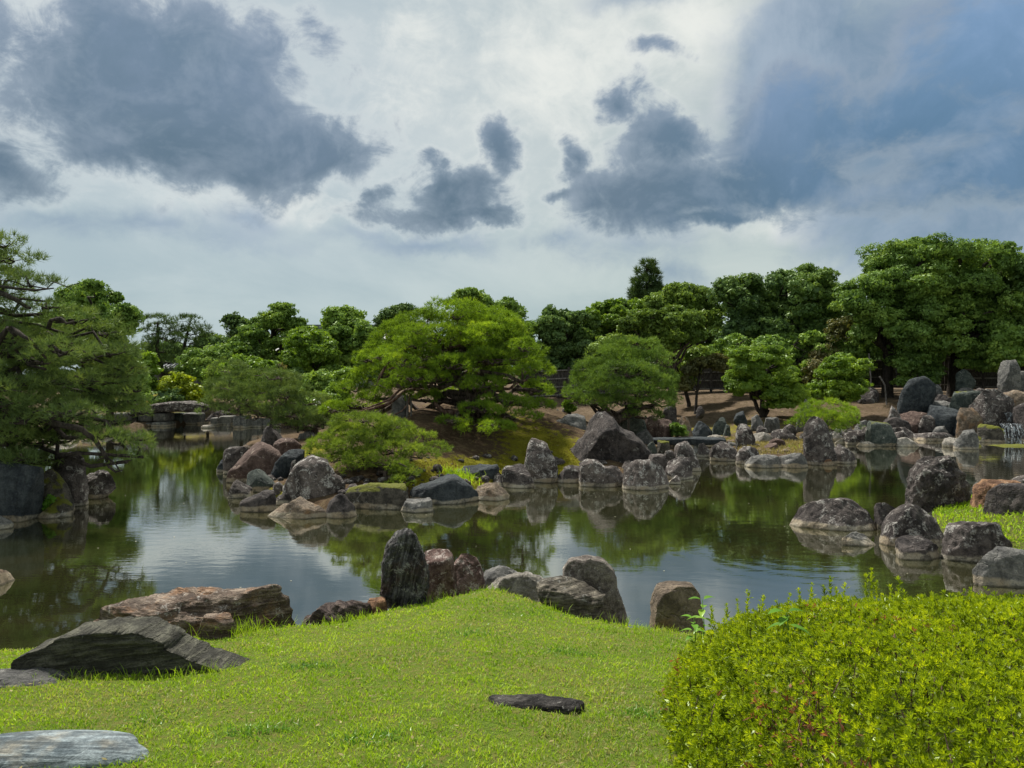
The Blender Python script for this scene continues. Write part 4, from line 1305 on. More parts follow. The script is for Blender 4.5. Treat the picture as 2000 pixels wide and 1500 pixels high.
# ------------------------------------------------------------------ fence, walls, bridge, houses
def fence(label, x0px, x1px, D0, D1, zt, board_w=0.27, rails=3, bottom=0.1, mat='wood_dark', railmat='wood_rail'):
    a = P(x0px, 700, D0); b = P(x1px, 700, D1)
    a[2] = b[2] = 0
    d = b - a
    Lh = np.linalg.norm(d)
    u = d / Lh
    rz = math.atan2(u[1], u[0])
    mid = (a + b) / 2
    root = thing('board_fence', label, 'fence', (mid[0], mid[1], ground_z(mid[0], mid[1])))
    n = int(Lh / board_w)
    bw = Lh / n
    hgt = 1.55
    bv, bf = box_vf((0, 0, 0), (bw - 0.004, 0.025, hgt))
    bme = new_mesh('board', bv, bf)
    bme.materials.append(M[mat])
    rl = np.array(root.location)
    for i in range(n):
        p = a + u * (i + 0.5) * bw
        gz = ground_z(p[0], p[1])
        o = add_obj('board', bme, None, root, (p[0] - rl[0], p[1] - rl[1] + RNG.normal() * 0.004, gz + bottom + hgt / 2 + RNG.normal() * 0.008 - rl[2] + zt))
        o.rotation_euler = (0, RNG.normal() * 0.004, rz)
    pv, pf = box_vf((0, 0, 0), (0.13, 0.12, hgt + 0.35))
    pme = new_mesh('post', pv, pf)
    pme.materials.append(M[mat])
    m = max(2, int(Lh / 1.9))
    for i in range(m + 1):
        p = a + u * i * Lh / m
        gz = ground_z(p[0], p[1])
        o = add_obj('post', pme, None, root, (p[0] - rl[0] + u[1] * .08, p[1] - rl[1] - 0.09, gz + (hgt + .3) / 2 - 0.1 - rl[2] + zt * .5))
        o.rotation_euler = (0, 0, rz)
    ga, gb = ground_z(a[0], a[1]), ground_z(b[0], b[1])
    for k in range(rails + 1):
        h = bottom + zt + (0.12 + (hgt - 0.16) * k / rails)
        s0 = a + np.array([0, -0.05, ga + h]); s1 = b + np.array([0, -0.05, gb + h])
        c = (s0 + s1) / 2
        v, f = box_vf((0, 0, 0), (Lh, 0.05 if k < rails else 0.16, 0.07))
        o = add_obj('rail' if k < rails else 'top_rail', new_mesh('rail', v, f), M[railmat], root, tuple(c - rl))
        o.rotation_euler = (0, -math.atan2(gb - ga, Lh), rz)
    return root


fence("weathered grey board fence with rails seen between the big pine and the middle pine", 1030, 1275, 42.5, 42.0, 0.0)
fence("dark board fence in the shade under the thorny thin tree", 1318, 1600, 41.8, 41.4, 0.05)
fence("long dark board fence behind the trunks of the tall right trees", 1610, 1862, 41.2, 40.6, 0.15)
fence("grey board fence on the hilltop at the far right", 1870, 2140, 39.4, 38.2, 0.12)


def small_roof_gable():
    # short taller fence bay with a sloping board roof beside the right trunk
    c = P(1850, 735, 40)
    g = ground_z(c[0], c[1])
    root = thing('roofed_fence_bay', 'short taller fence bay with a small sloping board roof by the right trunk', 'fence', (c[0], c[1], g))
    w = 1.0
    for k in range(5):
        v, f = box_vf((c[0] - w / 2 + 0.1 + k * 0.2, c[1] - 0.25, g + 1.15), (0.18, 0.03, 2.1))
        part('board', v, f, M['wood_dark'], root)
    for k in range(3):
        v, f = box_vf((c[0], c[1] - 0.30, g + 0.45 + k * 0.72), (w + 0.1, 0.05, 0.07))
        part('rail', v, f, M['wood_rail'], root)
    v = np.array([[c[0] - .55, c[1] - .45, g + 2.2], [c[0] + .55, c[1] - .45, g + 2.2], [c[0] + .55, c[1] + .25, g + 2.75], [c[0] - .55, c[1] + .25, g + 2.75],
                  [c[0] - .55, c[1] - .45, g + 2.14], [c[0] + .55, c[1] - .45, g + 2.14], [c[0] + .55, c[1] + .25, g + 2.69], [c[0] - .55, c[1] + .25, g + 2.69]])
    f = np.array([[0, 1, 2, 3], [7, 6, 5, 4], [0, 4, 5, 1], [1, 5, 6, 2], [2, 6, 7, 3], [3, 7, 4, 0]])
    part('roof', v, f, M['wood_grey'], root)


small_roof_gable()


def left_bridge():
    D = 38.0
    c = P(330, 800, D)
    root = thing('stone_bridge', 'thick dark stone bridge on cut stone piers at the left end of the pond', 'bridge', (c[0], c[1], 0))
    v0, f0 = ico(5)

    def blk(name, px0, px1, py0, py1, d, th, mat='stone_cut', box=0.28, am=0.02):
        a = P(px0, py0, d); b = P(px1, py1, d)
        s = np.array([(b[0] - a[0]) / 2, th / 2, (a[2] - b[2]) / 2])
        cc = np.array([(a[0] + b[0]) / 2, d, (a[2] + b[2]) / 2])
        p = np.sign(v0) * np.abs(v0) ** box
        p = p / np.abs(p).max(0) * s
        q = p * 2 + px0
        p = p + v0 * (am * (fbm(q, 3) + 0.6 * fbm(q * 3, 3)))[:, None]
        if name == 'span':
            p[:, 2] += 0.10 * np.sin((p[:, 0] / s[0]) * 2.5 + 0.6) + 0.05 * fbm(q * np.array([.6, .6, 0]), 2)
        return part(name, p + cc, f0, M[mat], root, smooth=True)
    blk('span', 262, 402, 788, 806, 37.6, 1.6, 'rock_dark', 0.4, 0.09)
    blk('pier_stone', 279, 306, 806, 823, 37.4, 1.2)
    blk('pier_stone', 308, 333, 806, 822, 37.4, 1.2)
    blk('pier_stone', 283, 303, 824, 850, 37.2, 1.2)
    blk('pier_stone', 304, 336, 823, 852, 37.1, 1.2)
    blk('pier_stone', 254, 277, 806, 850, 37.6, 1.0, 'rock_green')


left_bridge()


def cut_block(label, px0, px1, py0, py1, D, mat='stone_cut', th=0.9):
    a = P(px0, py0, D); b = P(px1, py1, D)
    hx, hz = (b[0] - a[0]) / 2, (a[2] - b[2]) / 2
    v0, f0 = ico(4)
    p = np.sign(v0) * np.abs(v0) ** 0.25
    p = p / np.abs(p).max(0) * np.array([hx, th / 2, hz])
    p = p + v0 * (0.03 * fbm(p * 2 + px0, 3))[:, None]
    org = np.array([(a[0] + b[0]) / 2, D, b[2]])
    o = add_obj('stone_block', new_mesh('stone_block', p + np.array([0, 0, hz]), f0, smooth=True), M[mat], loc=org)
    tag(o, label, 'stone block')


cut_block("pale fluted cut stone standing in the water under the left island pine", 460, 487, 812, 846, 36.0)
cut_block("grey shore stone right of the pale fluted stone", 489, 515, 817, 848, 36.6)
cut_block("big lichen grey wall stone right of the bridge pier", 338, 362, 806, 840, 38.6, 'rock_green')
cut_block("pale rough wall stone under the right half of the bridge", 363, 396, 806, 838, 38.8, 'rock_grey')
cut_block("small square stone at the water between the bridge and the fluted stone", 417, 431, 815, 836, 38.0, 'rock_grey')
for _k, (_a, _b, _t, _bb, _D, _mt, _l) in enumerate([
    (60, 96, 812, 850, 36.4, 'rock_grey', "grey wall stone of the far left shore behind the left pine, leftmost seen"),
    (97, 128, 808, 850, 36.5, 'stone_cut', "pale fluted wall stone second in the far left shore wall"),
    (129, 166, 814, 849, 36.4, 'rock_grey', "broad rough wall stone third in the far left shore wall"),
    (167, 196, 810, 849, 36.5, 'stone_cut', "upright wall stone fourth in the far left shore wall"),
    (197, 226, 812, 848, 36.5, 'rock_green', "greenish wall stone just left of the bridge stones behind pine sprays"),
    (227, 252, 806, 848, 36.7, 'stone_cut', "wall stone touching the left bridge pier"),
    (432, 458, 812, 838, 38.4, 'stone_cut', "low wall stone between small square stone and pale fluted stone"),
    (516, 545, 816, 846, 36.8, 'rock_grey', "wall stone half behind the left island pine, right of the shore stone")]):
    cut_block(_l, _a, _b, _t, _bb, _D, _mt)
rock("dark ragged bank rock behind the small square stone", 'rock_darkplain', [(396, 835), (400, 812), (420, 803), (450, 806), (460, 835)], D=39.2, T=.5)
rock("little white stone in the water near the fluted stone", 'rock_pale', [(442, 834), (445, 827), (450, 826), (452, 833)], T=.8, sub=3)
slab("low pale stone in the water right of the bridge", 'rock_pale', np.array([-14.6, 35.8, 0.03]), (0.32, 0.22, 0.12), 0.2, sub=3, name='rock', cat='rock', sq=.9)
rock("long flat pale rock on the water behind the left pine", 'rock_pale', [(92, 863), (102, 852), (122, 848), (140, 851), (150, 861)], T=.5)
rock("small brown rock right of the long flat pale rock", 'rock_tan', [(158, 862), (164, 854), (176, 853), (182, 862)], T=.7, sub=3)
rock("pale stones at the water under the drooping pine tip", 'rock_pale', [(190, 856), (200, 848), (214, 849), (222, 856)], T=.7, sub=3)
rock("low rocks at the left foot of the bridge pier", 'rock_tan', [(262, 851), (268, 842), (282, 838), (290, 851)], T=.7)


def house(label, x0, x1, ridge, eave, base, D, depth=6.0, name='garden_house'):
    a = P(x0, base, D); b = P(x1, base, D)
    er = P(x0, eave, D)[2]
    rr = P(x0, ridge, D + depth / 2)[2]
    cx, wx = (a[0] + b[0]) / 2, (b[0] - a[0])
    g = ground_z(cx, D)
    root = thing(name, label, 'house', (cx, D, g))
    v, f = box_vf((cx, D + depth / 2, (g + er) / 2), (wx, depth, er - g))
    part('wall', v, f, M['plaster'], root)
    for k in range(int(wx / 2.2)):
        wv, wf = box_vf((a[0] + 1.2 + k * 2.2, D - 0.02, (g + er) / 2 + 0.1), (1.1, 0.06, (er - g) * 0.45))
        part('window', wv, wf, M['window'], root)
    for k in range(int(wx / 2.2) + 1):
        wv, wf = box_vf((a[0] + 0.1 + k * 2.2, D - 0.03, (g + er) / 2), (0.14, 0.08, er - g))
        part('post', wv, wf, M['wood_dark'], root)
    ov = 0.9
    lst = []
    n = int((wx + 2 * ov) / 0.3)
    for s in (-1, 1):
        y0 = D + depth / 2 + s * (depth / 2 + ov)
        v = np.array([[a[0] - ov, y0, er - 0.15], [b[0] + ov, y0, er - 0.15], [b[0] + ov, D + depth / 2, rr], [a[0] - ov, D + depth / 2, rr]])
        v2 = v - np.array([0, 0, 0.14])
        lst.append((np.concatenate([v, v2]), np.array([[0, 1, 2, 3], [7, 6, 5, 4], [0, 4, 5, 1], [1, 5, 6, 2], [2, 6, 7, 3], [3, 7, 4, 0]])))
        if s < 0:
            for k in range(n):
                x = a[0] - ov + (k + .5) * 0.3
                p0 = np.array([x, y0, er - 0.12]); p1 = np.array([x, D + depth / 2, rr + 0.03])
                lst.append(tube(np.array([p0, (p0 + p1) / 2, p1]), [0.05, 0.05, 0.05], 4, 0))
    v, f = joinvf(lst)
    part('roof', v, f, M['tile'], root)
    v, f = box_vf((cx, D + depth / 2, rr + 0.12), (wx + 2 * ov, 0.4, 0.34))
    part('ridge', v, f, M['tile'], root)


house("long low house with grey tiled roof and white walls behind the shrubs", 555, 790, 641, 694, 760, 60)
house("low storehouse with grey tiled roof behind the two pines", 330, 540, 700, 716, 765, 56, 4.0)
_v, _f = box_vf((0, 0, 0), (16, 0.4, 1.0))
_p = P(250, 770, 50)
tag(add_obj('garden_wall', new_mesh('garden_wall', _v, _f), M['stone_cut'], loc=(_p[0], 50, ground_z(_p[0], 50) + 0.45)), "low pale garden wall behind the lawn beyond the bridge", 'wall')

# ------------------------------------------------------------------ support props and stakes
def pole(label, path, r, name='support_pole', cat='pole', mat='wood_grey'):
    path = [np.array(p, float) for p in path]
    v, f = tube(np.array(path), np.full(len(path), r), 7, 0.05)
    o = add_obj(name, new_mesh(name, v - path[0], f, smooth=True), M[mat], loc=tuple(path[0]))
    tag(o, label, cat)


def gpt(px, D, dz=-0.1):
    x = (px - 1000) / F * D
    return np.array([x, D, ground_z(x, D) + dz])


pole("left of two close upright props under the spreading branches of the big pine", [gpt(795, 21), P(796, 790, 21), P(795, 772, 21)], 0.03)
pole("right of two close upright props under the spreading branches of the big pine", [gpt(803, 21), P(803, 790, 21), P(801, 770, 21)], 0.03)
pole("thin grey post holding the leaning trunk of the middle pine", [gpt(1228, 25), P(1228, 830, 24.6), P(1228, 792, 24.2)], 0.03)
pole("short T shaped prop post behind the island pines", [gpt(1071, 23), P(1071, 822, 23), P(1071, 811, 23)], 0.025)
pole("thin pale bare stake in front of the right fence", [gpt(1701, 36), P(1701, 740, 36), P(1697, 690, 36)], 0.03)
pole("bent thin grey bare stem leaning by the dark right trunk", [gpt(1732, 35), P(1728, 752, 35), P(1718, 735, 35)], 0.035)

# ------------------------------------------------------------------ pines
pine('pine_tree', "huge dark pine overhanging the pond from the left edge", 'pine tree', 14.5,
     [(14, 572, 50, 12, .3)] + fill([(-60, 630), (60, 645), (130, 640), (200, 655), (245, 680), (270, 750), (268, 830), (200, 860), (120, 850), (40, 930), (-60, 940)], 24, (30, 50), (11, 16), 1.2, 35) +
     [(12, 474, 34, 14, 0), (28, 506, 46, 12, .3), (62, 553, 56, 12, -.2), (0, 545, 60, 16, .8), (20, 600, 62, 16, .2), (92, 598, 34, 10, -.4),
      (-70, 500, 60, 20, 1), (-80, 580, 70, 24, .5), (-60, 660, 80, 25, .5), (-90, 740, 80, 25, .3), (-70, 830, 80, 25, 0),
      (40, 642, 64, 16, .6), (150, 622, 62, 14, .2), (195, 648, 48, 13, .7), (110, 668, 55, 15, 1.4), (20, 690, 60, 16, -.6), (215, 690, 42, 13, .2),
      (85, 705, 52, 14, -.3), (160, 700, 52, 14, .8), (240, 722, 34, 12, .4), (30, 740, 62, 15, .3), (120, 742, 56, 14, -.5), (200, 745, 52, 14, .3), (255, 762, 28, 12, .1),
      (60, 782, 62, 16, -.8), (145, 786, 55, 14, .2), (225, 790, 46, 14, .5), (20, 815, 55, 15, .4), (105, 822, 58, 14, -.6), (185, 826, 48, 12, .1), (262, 808, 25, 10, .3),
      (-10, 860, 62, 16, -.4), (75, 862, 52, 13, -.2), (235, 862, 50, 15, -.9), (270, 880, 22, 11, -1.0), (200, 850, 34, 10, -.7),
      (30, 900, 62, 14, -.3), (95, 900, 34, 10, .1), (-40, 915, 60, 14, .3), (245, 898, 26, 10, -1.1), (120, 850, 40, 12, .6)],
     'needle_left', [(-110, 905, .5), (-95, 800, .5), (-60, 720, .4), (-75, 640, .4), (-40, 560, .4), (-10, 495, .3)], tr=0.24, bark='bark_dark', K=7, L=0.135, rs=0.30, dens=1.25, w=0.0058, lr=0.3)
# limbs of the left pine that show against sky and water
def free_branch(label_parent, pts, r0, r1, D, mat='bark_dark'):
    path = np.array([P(x, y, D + (z if True else 0)) for x, y, z in pts])
    n = len(path)
    tt = np.linspace(0, n - 1, (n - 1) * 3 + 1)
    pth = np.stack([np.interp(tt, np.arange(n), path[:, k]) for k in range(3)], 1)
    v, f = tube(pth, np.linspace(r0, r1, len(pth)), 7, 0.12)
    part('branch', v, f, M[mat], label_parent, smooth=True)


LP = [o for o in COL.objects if o.name.startswith('pine_tree')][0]
free_branch(LP, [(-60, 800, .3), (-10, 832, 0), (40, 826, -.5), (90, 822, -.6), (120, 830, -.8), (160, 838, -.9), (185, 858, -.9), (205, 888, -.9), (210, 898, -.9)], 0.085, 0.03, 14.2)
free_branch(LP, [(205, 890, -.9), (212, 912, -.9), (226, 922, -.9), (240, 918, -.9)], 0.025, 0.01, 14.2)
free_branch(LP, [(210, 895, -.9), (225, 905, -.9), (234, 920, -.9)], 0.02, 0.01, 14.2)
free_branch(LP, [(208, 893, -.9), (196, 896, -.9), (188, 902, -.9)], 0.015, 0.006, 14.2)
free_branch(LP, [(-60, 560, .3), (0, 572, 0), (30, 584, -.2), (50, 598, -.2), (60, 602, -.2)], 0.06, 0.025, 14.2)
free_branch(LP, [(-30, 555, .3), (30, 563, -.3), (70, 567, -.3), (105, 563, -.3)], 0.035, 0.012, 14.2)
free_branch(LP, [(95, 640, -.3), (100, 625, -.5), (118, 622, -.6), (130, 632, -.6), (145, 628, -.6)], 0.04, 0.02, 14.0)
free_branch(LP, [(-60, 680, .2), (-5, 672, -.6), (15, 640, -.6), (30, 655, -.7)], 0.06, 0.03, 14.0)
free_branch(LP, [(20, 640, -.7), (60, 665, -.8), (90, 700, -.7)], 0.045, 0.02, 14.0)

pine('pine_tree', "big bright green spreading pine on the island mound, held by props", 'pine tree', 22.0,
     fill([(700, 770), (712, 712), (750, 672), (790, 632), (850, 600), (900, 592), (960, 604), (1010, 636), (1050, 690), (1068, 740), (1050, 780), (985, 752), (900, 735), (800, 745), (745, 760)], 22, (24, 44), (11, 17), 1.5, 31) +
     [(885, 612, 62, 22, 0), (830, 628, 46, 18, .3), (945, 630, 52, 20, .2), (990, 650, 38, 18, -.3), (790, 655, 46, 18, .2), (860, 660, 50, 18, -1.0), (920, 665, 52, 18, -.9),
      (1020, 690, 36, 18, .2), (965, 700, 46, 17, -1.2), (760, 685, 40, 16, -.2), (815, 695, 46, 16, -.9), (725, 700, 28, 14, .4), (885, 712, 40, 15, -1.5), (1045, 720, 28, 16, .4), (1000, 740, 42, 15, -.6),
      (745, 730, 42, 15, .4), (700, 755, 36, 16, .3), (840, 742, 36, 13, -1.3), (935, 752, 40, 13, -1.4), (1055, 755, 20, 14, .3), (790, 752, 34, 11, -1.4),
      (700, 790, 34, 15, .6), (735, 775, 34, 14, -.2), (830, 778, 30, 12, -.6), (880, 772, 26, 11, .8), (985, 785, 42, 12, -1.6), (1035, 790, 36, 12, -.4), (940, 800, 36, 9, -1.9),
      (1000, 812, 42, 9, -1.7), (890, 822, 34, 7, -2.4), (950, 832, 46, 7, -2.5), (660, 800, 26, 12, .6)],
     'needle_bright', [(932, 800, 0), (922, 775, 0), (905, 755, 0), (893, 738, .2), (872, 700, .3), (885, 672, .2), (878, 640, .2)], tr=0.23, K=7, rs=0.33, L=0.105, dens=1.25, w=0.0068)
BP = [o for o in COL.objects if o.name.startswith('pine_tree')][-1]
for pts, r0, r1 in [([(920, 768, 0), (850, 770, -.3), (812, 760, -.6), (790, 765, -.8), (760, 788, -.9), (720, 800, -.9), (698, 805, -.9)], .07, .025),
                    ([(888, 735, 0), (840, 738, -.5), (805, 722, -.9), (780, 705, -1), (758, 708, -1), (742, 735, -1), (736, 752, -1)], .075, .02),
                    ([(878, 715, 0), (830, 718, -.6), (795, 726, -.9), (770, 718, -1), (755, 722, -1)], .05, .02),
                    ([(812, 745, -.9), (780, 762, -1), (758, 782, -1), (730, 792, -1), (708, 800, -1)], .045, .02),
                    ([(925, 790, 0), (895, 806, -.4), (868, 805, -.6), (852, 790, -.7), (848, 770, -.7)], .09, .04),
                    ([(918, 760, 0), (950, 750, -.4), (975, 758, -.6), (995, 760, -.7), (1008, 748, -.7), (1030, 742, -.7)], .06, .03),
                    ([(925, 770, 0), (946, 758, -.6), (950, 778, -.8), (958, 790, -.9), (944, 805, -1)], .04, .02),
                    ([(875, 690, 0), (850, 690, -.5), (838, 684, -.6)], .05, .03), ([(876, 680, 0), (910, 672, -.5), (930, 655, -.6)], .05, .025),
                    ([(885, 672, 0), (858, 660, -.5), (845, 650, -.6)], .05, .02),
                    ([(802, 770, -1), (796, 790, -1), (785, 803, -1), (770, 810, -1), (762, 822, -1)], .03, .012)]:
    free_branch(BP, pts, r0, r1, 22.0, 'bark_red')

pine('pine_tree', "dense rounded pine right of the big pine, trunk leaning over a support post", 'pine tree', 24.5,
     fill([(1100, 775), (1130, 735), (1170, 700), (1200, 668), (1260, 664), (1292, 690), (1310, 740), (1328, 790), (1300, 810), (1230, 795), (1150, 795)], 8, (20, 38), (9, 14), .9, 33) +
     [(1232, 682, 46, 16, .3), (1200, 700, 44, 16, .2), (1262, 705, 42, 16, .3), (1170, 722, 40, 15, .2), (1222, 728, 50, 16, -.8), (1278, 735, 36, 16, .2), (1150, 748, 36, 15, .3),
      (1195, 755, 48, 15, -.7), (1250, 762, 50, 16, -.8), (1295, 765, 28, 14, .3), (1128, 770, 26, 12, -.1), (1160, 782, 36, 12, -.8), (1215, 788, 40, 11, -.9), (1275, 792, 44, 14, -.7),
      (1308, 785, 20, 11, 0), (1260, 812, 30, 9, -.7)],
     'needle_mid', [(1168, 806, 1.0), (1180, 808, 0.6), (1200, 812, 0), (1232, 800, -.1), (1246, 770, .1), (1236, 730, .3), (1235, 700, .3)], tr=0.17, K=8, rs=0.34, L=0.115, dens=1.0, w=0.0065)
MP = [o for o in COL.objects if o.name.startswith('pine_tree')][-1]
free_branch(MP, [(1178, 800, -.2), (1200, 822, -.4), (1225, 812, -.5), (1255, 796, -.6), (1285, 790, -.7)], .15, .06, 24.5, 'bark')

pine('pine_tree', "low wide pine with dark twisted branches at the left end of the island", 'pine tree', 26.5,
     fill([(400, 800), (405, 750), (440, 712), (520, 720), (600, 745), (665, 785), (660, 825), (560, 840), (480, 820), (430, 815)], 7, (20, 38), (9, 13), 1.0, 34) +
     [(448, 722, 34, 14, .5), (478, 745, 44, 14, .3), (425, 752, 26, 12, .3), (530, 738, 42, 14, .3), (432, 782, 32, 14, 0), (470, 772, 34, 12, -.4), (510, 762, 40, 12, -.3), (565, 762, 44, 13, 0),
      (480, 800, 36, 11, -.5), (540, 790, 44, 12, -.6), (600, 785, 38, 13, .1), (585, 808, 44, 13, -.6), (640, 800, 30, 13, .2), (415, 800, 22, 12, .1), (560, 832, 34, 10, -.9), (610, 830, 36, 11, -.7), (640, 822, 26, 11, 0), (500, 815, 22, 8, -.4)],
     'needle_left', [(618, 850, 0), (612, 838, 0), (575, 832, -.3), (540, 815, -.3), (500, 808, -.2), (470, 790, 0), (450, 765, .2)], tr=0.16, K=8, rs=0.34, L=0.12, dens=0.95, w=0.0065)
pine('pine_tree', "low spreading olive green pine close to the island front shore", 'pine tree', 16.8,
     fill([(596, 882), (628, 842), (670, 812), (715, 806), (760, 815), (820, 842), (874, 880), (850, 894), (770, 900), (690, 915), (640, 902)], 9, (18, 34), (8, 13), .5, 32) +
     [(706, 824, 44, 15, .1), (752, 836, 46, 16, .3), (664, 846, 36, 15, 0), (800, 856, 44, 15, .3), (728, 858, 44, 13, -.5), (688, 872, 40, 13, -.5), (640, 868, 30, 12, -.2), (612, 884, 24, 9, -.3), (845, 876, 32, 10, .2),
      (770, 880, 42, 13, -.6), (652, 898, 34, 10, -.6), (718, 898, 40, 11, -.8), (818, 888, 38, 12, -.3), (758, 906, 38, 11, -.9), (690, 915, 24, 8, -.9), (790, 922, 20, 9, -1.1), (782, 940, 24, 7, -1.3)],
     'needle_olive', [(728, 935, -.2), (722, 922, -.2), (700, 912, -.1), (712, 890, 0), (735, 872, 0), (742, 850, .1)], tr=0.09, K=8, rs=0.34, L=0.085, dens=1.15, w=0.0046)
pine('pine_bush', "round clipped bright pine bush behind the twin horned rock", 'pine bush', 27.0,
     [(1612, 796, 38, 13, .2), (1585, 812, 28, 11, 0), (1645, 812, 30, 13, .1), (1560, 828, 20, 8, -.2), (1612, 818, 34, 12, -.4), (1655, 832, 24, 12, 0), (1625, 838, 28, 9, -.4)],
     'needle_bright', [(1620, 855, 0), (1615, 835, 0), (1612, 810, 0)], tr=0.09, K=8, rs=0.3, L=0.12, dens=0.95, w=0.0065)
pine('pine_tree', "slim dark pine, left one of the pair beyond the stone bridge", 'pine tree', 44.0,
     [(306, 628, 26, 9, 0), (318, 640, 24, 8, .5), (296, 650, 18, 8, 0), (328, 662, 24, 9, 0), (300, 668, 20, 8, .4), (318, 684, 28, 9, 0), (292, 695, 18, 8, 0), (330, 706, 26, 9, .3), (300, 716, 20, 7, 0), (340, 728, 20, 7, 0)],
     'needle_far', [(319, 768, 0), (317, 740, 0), (314, 712, 0), (307, 690, 0), (308, 650, 0), (308, 630, 0)], tr=0.2, K=7, rs=0.34, L=0.24, dens=1.0, w=0.014, bark='bark_dark')
pine('pine_tree', "forked dark pine, right one of the pair beyond the stone bridge", 'pine tree', 45.0,
     [(368, 627, 26, 8, 0), (384, 640, 22, 8, .3), (352, 645, 16, 8, 0), (372, 652, 24, 8, 0), (395, 655, 14, 7, .2), (360, 668, 18, 7, .3), (398, 678, 16, 8, 0), (378, 688, 22, 8, 0), (390, 705, 20, 8, .2)],
     'needle_far', [(350, 740, 0), (352, 715, 0), (356, 690, 0), (364, 660, 0), (370, 632, 0)], tr=0.17, K=7, rs=0.34, L=0.24, dens=1.0, w=0.014, bark='bark_dark')
pine('conifer_tree', "tall dark narrow conifer rising above the tree line", 'conifer', 60.0,
     [(1263, 518, 10, 8, 0), (1258, 530, 15, 9, 0), (1272, 540, 14, 9, 0), (1252, 550, 15, 9, 0), (1266, 556, 18, 9, -.5), (1280, 566, 15, 8, 0), (1254, 572, 20, 10, 0), (1268, 580, 20, 10, -.6), (1246, 592, 16, 9, 0), (1272, 598, 24, 11, 0)],
     'needle_far', [(1263, 700, 0), (1263, 600, 0), (1263, 515, 0)], tr=0.2, K=9, rs=0.4, L=0.42, dens=2.6, w=0.03, bark='bark_dark')

# ------------------------------------------------------------------ broadleaf trees behind, left to right
BT = broad_tree
BT('round_tree', "tall rounded dense tree behind the big left pine", 'tree', 34,
   fill([(88, 620), (110, 575), (165, 547), (205, 555), (245, 580), (265, 620), (276, 680), (285, 760), (270, 800), (120, 800), (80, 700)], 60, (14, 30), (10, 22), 1.6, 20), 'leaf_mid', (215,), rs=.42)
BT('small_tree', "small bright layered tree with a bare stem left of the pair of pines", 'tree', 41,
   [(284, 700, 22, 12), (290, 722, 24, 11), (278, 742, 26, 10), (296, 755, 18, 9)], 'leaf_fresh', (270,), rs=.4)
BT('shrub', "yellow lime shrub right of the pair of pines behind the bridge", 'shrub', 40.5,
   [(340, 756, 30, 16), (370, 768, 28, 18), (352, 742, 22, 12), (395, 778, 18, 14)], 'leaf_lime', (360,), rs=.35)
BT('shrub', "dark green mounded shrub just above the stone bridge", 'shrub', 39.6, [(330, 778, 28, 14), (315, 784, 18, 10)], 'leaf_dark', (330,), rs=.4)
BT('tree', "mid green tree between the right pine of the pair and the layered tree", 'tree', 43,
   [(400, 705, 38, 24), (375, 722, 28, 22), (420, 735, 34, 30), (430, 695, 26, 18)], 'leaf_mid', (405,), rs=.32)
BT('tree', "far blue green tree low on the skyline left of the layered tree", 'tree', 62, [(425, 668, 22, 14), (402, 664, 16, 12), (445, 672, 18, 12), (412, 690, 50, 20)], 'leaf_dark', (420,), rs=.4)
BT('tree', "dark tree peeking from behind the left side of the layered tree", 'tree', 50, [(462, 630, 20, 14), (478, 645, 26, 20), (450, 624, 12, 7)], 'leaf_dark', (470,), rs=.35)
BT('layered_tree', "tall feathery tree with flat layered sprays against the sky", 'tree', 45,
   fill([(515, 610), (545, 596), (578, 606), (598, 628), (604, 660), (590, 700), (450, 705), (446, 680), (470, 650), (480, 630), (512, 620)], 38, (14, 30), (5, 9), 1.2, 10),
   'leaf_mid', (530,), rs=.6)
BT('tree', "fresh yellow green tree in front of the tiled house", 'tree', 41,
   fill([(560, 665), (580, 642), (625, 634), (640, 660), (668, 700), (660, 735), (560, 735), (548, 700)], 26, (13, 24), (8, 15), 1.0, 11), 'leaf_fresh', (600,), rs=.42)
BT('tree', "dark glossy tree with square top left of the big island pine", 'tree', 44,
   fill([(632, 650), (638, 605), (680, 600), (704, 608), (712, 635), (738, 650), (740, 700), (700, 725), (640, 720)], 26, (14, 26), (10, 18), 1.1, 12), 'leaf_mid', (680,), rs=.42)
BT('shrub_tree', "bright leafy mass behind the left island pine", 'shrub', 37,
   fill([(402, 730), (430, 705), (490, 698), (530, 705), (545, 740), (520, 775), (430, 775), (400, 760)], 30, (12, 26), (7, 13), 1.0, 13), 'leaf_fresh', (470,), rs=.45)
BT('tree', "thin dark tree with hanging sprays below the tiled house", 'tree', 39, [(568, 740, 28, 18), (592, 755, 22, 12), (548, 760, 24, 14), (580, 775, 20, 10)], 'leaf_dark', (582,), rs=.4, cover=.9)
BT('shrub', "reddish brown twiggy shrub under the bright leafy mass", 'shrub', 36, [(525, 740, 18, 14), (540, 725, 22, 14)], 'leaf_rust', (530,), rs=.4)
BT('shrub', "grey green rounded shrub below the white wall of the house", 'shrub', 36, [(620, 745, 24, 20), (645, 755, 24, 20), (600, 765, 14, 14)], 'leaf_mid', (630,), rs=.35)
BT('shrub', "fresh green shrub right of the grey green rounded shrub", 'shrub', 34, [(680, 735, 26, 14), (668, 752, 22, 12), (655, 775, 30, 16)], 'leaf_fresh', (675,), rs=.35)
WF = BT('shrub', "leafy shrub dotted with white flowers behind the olive pine", 'flowering shrub', 29.5, [(625, 785, 34, 16), (650, 800, 32, 16), (600, 790, 18, 12)], 'leaf_fresh', (630,), rs=.35)
_p = np.array([P(610 + 34 * RNG.random(), 776 + 26 * RNG.random(), 28.6 + .5 * RNG.random()) for _ in range(26)])
_v, _f, _r = leaves(_p, np.tile([0, -1, 0.4], (26, 1)), 0.10, 0.9)
_o = part('white_flowers', _v, _f, M['petal'], WF)
_o['kind'] = 'stuff'
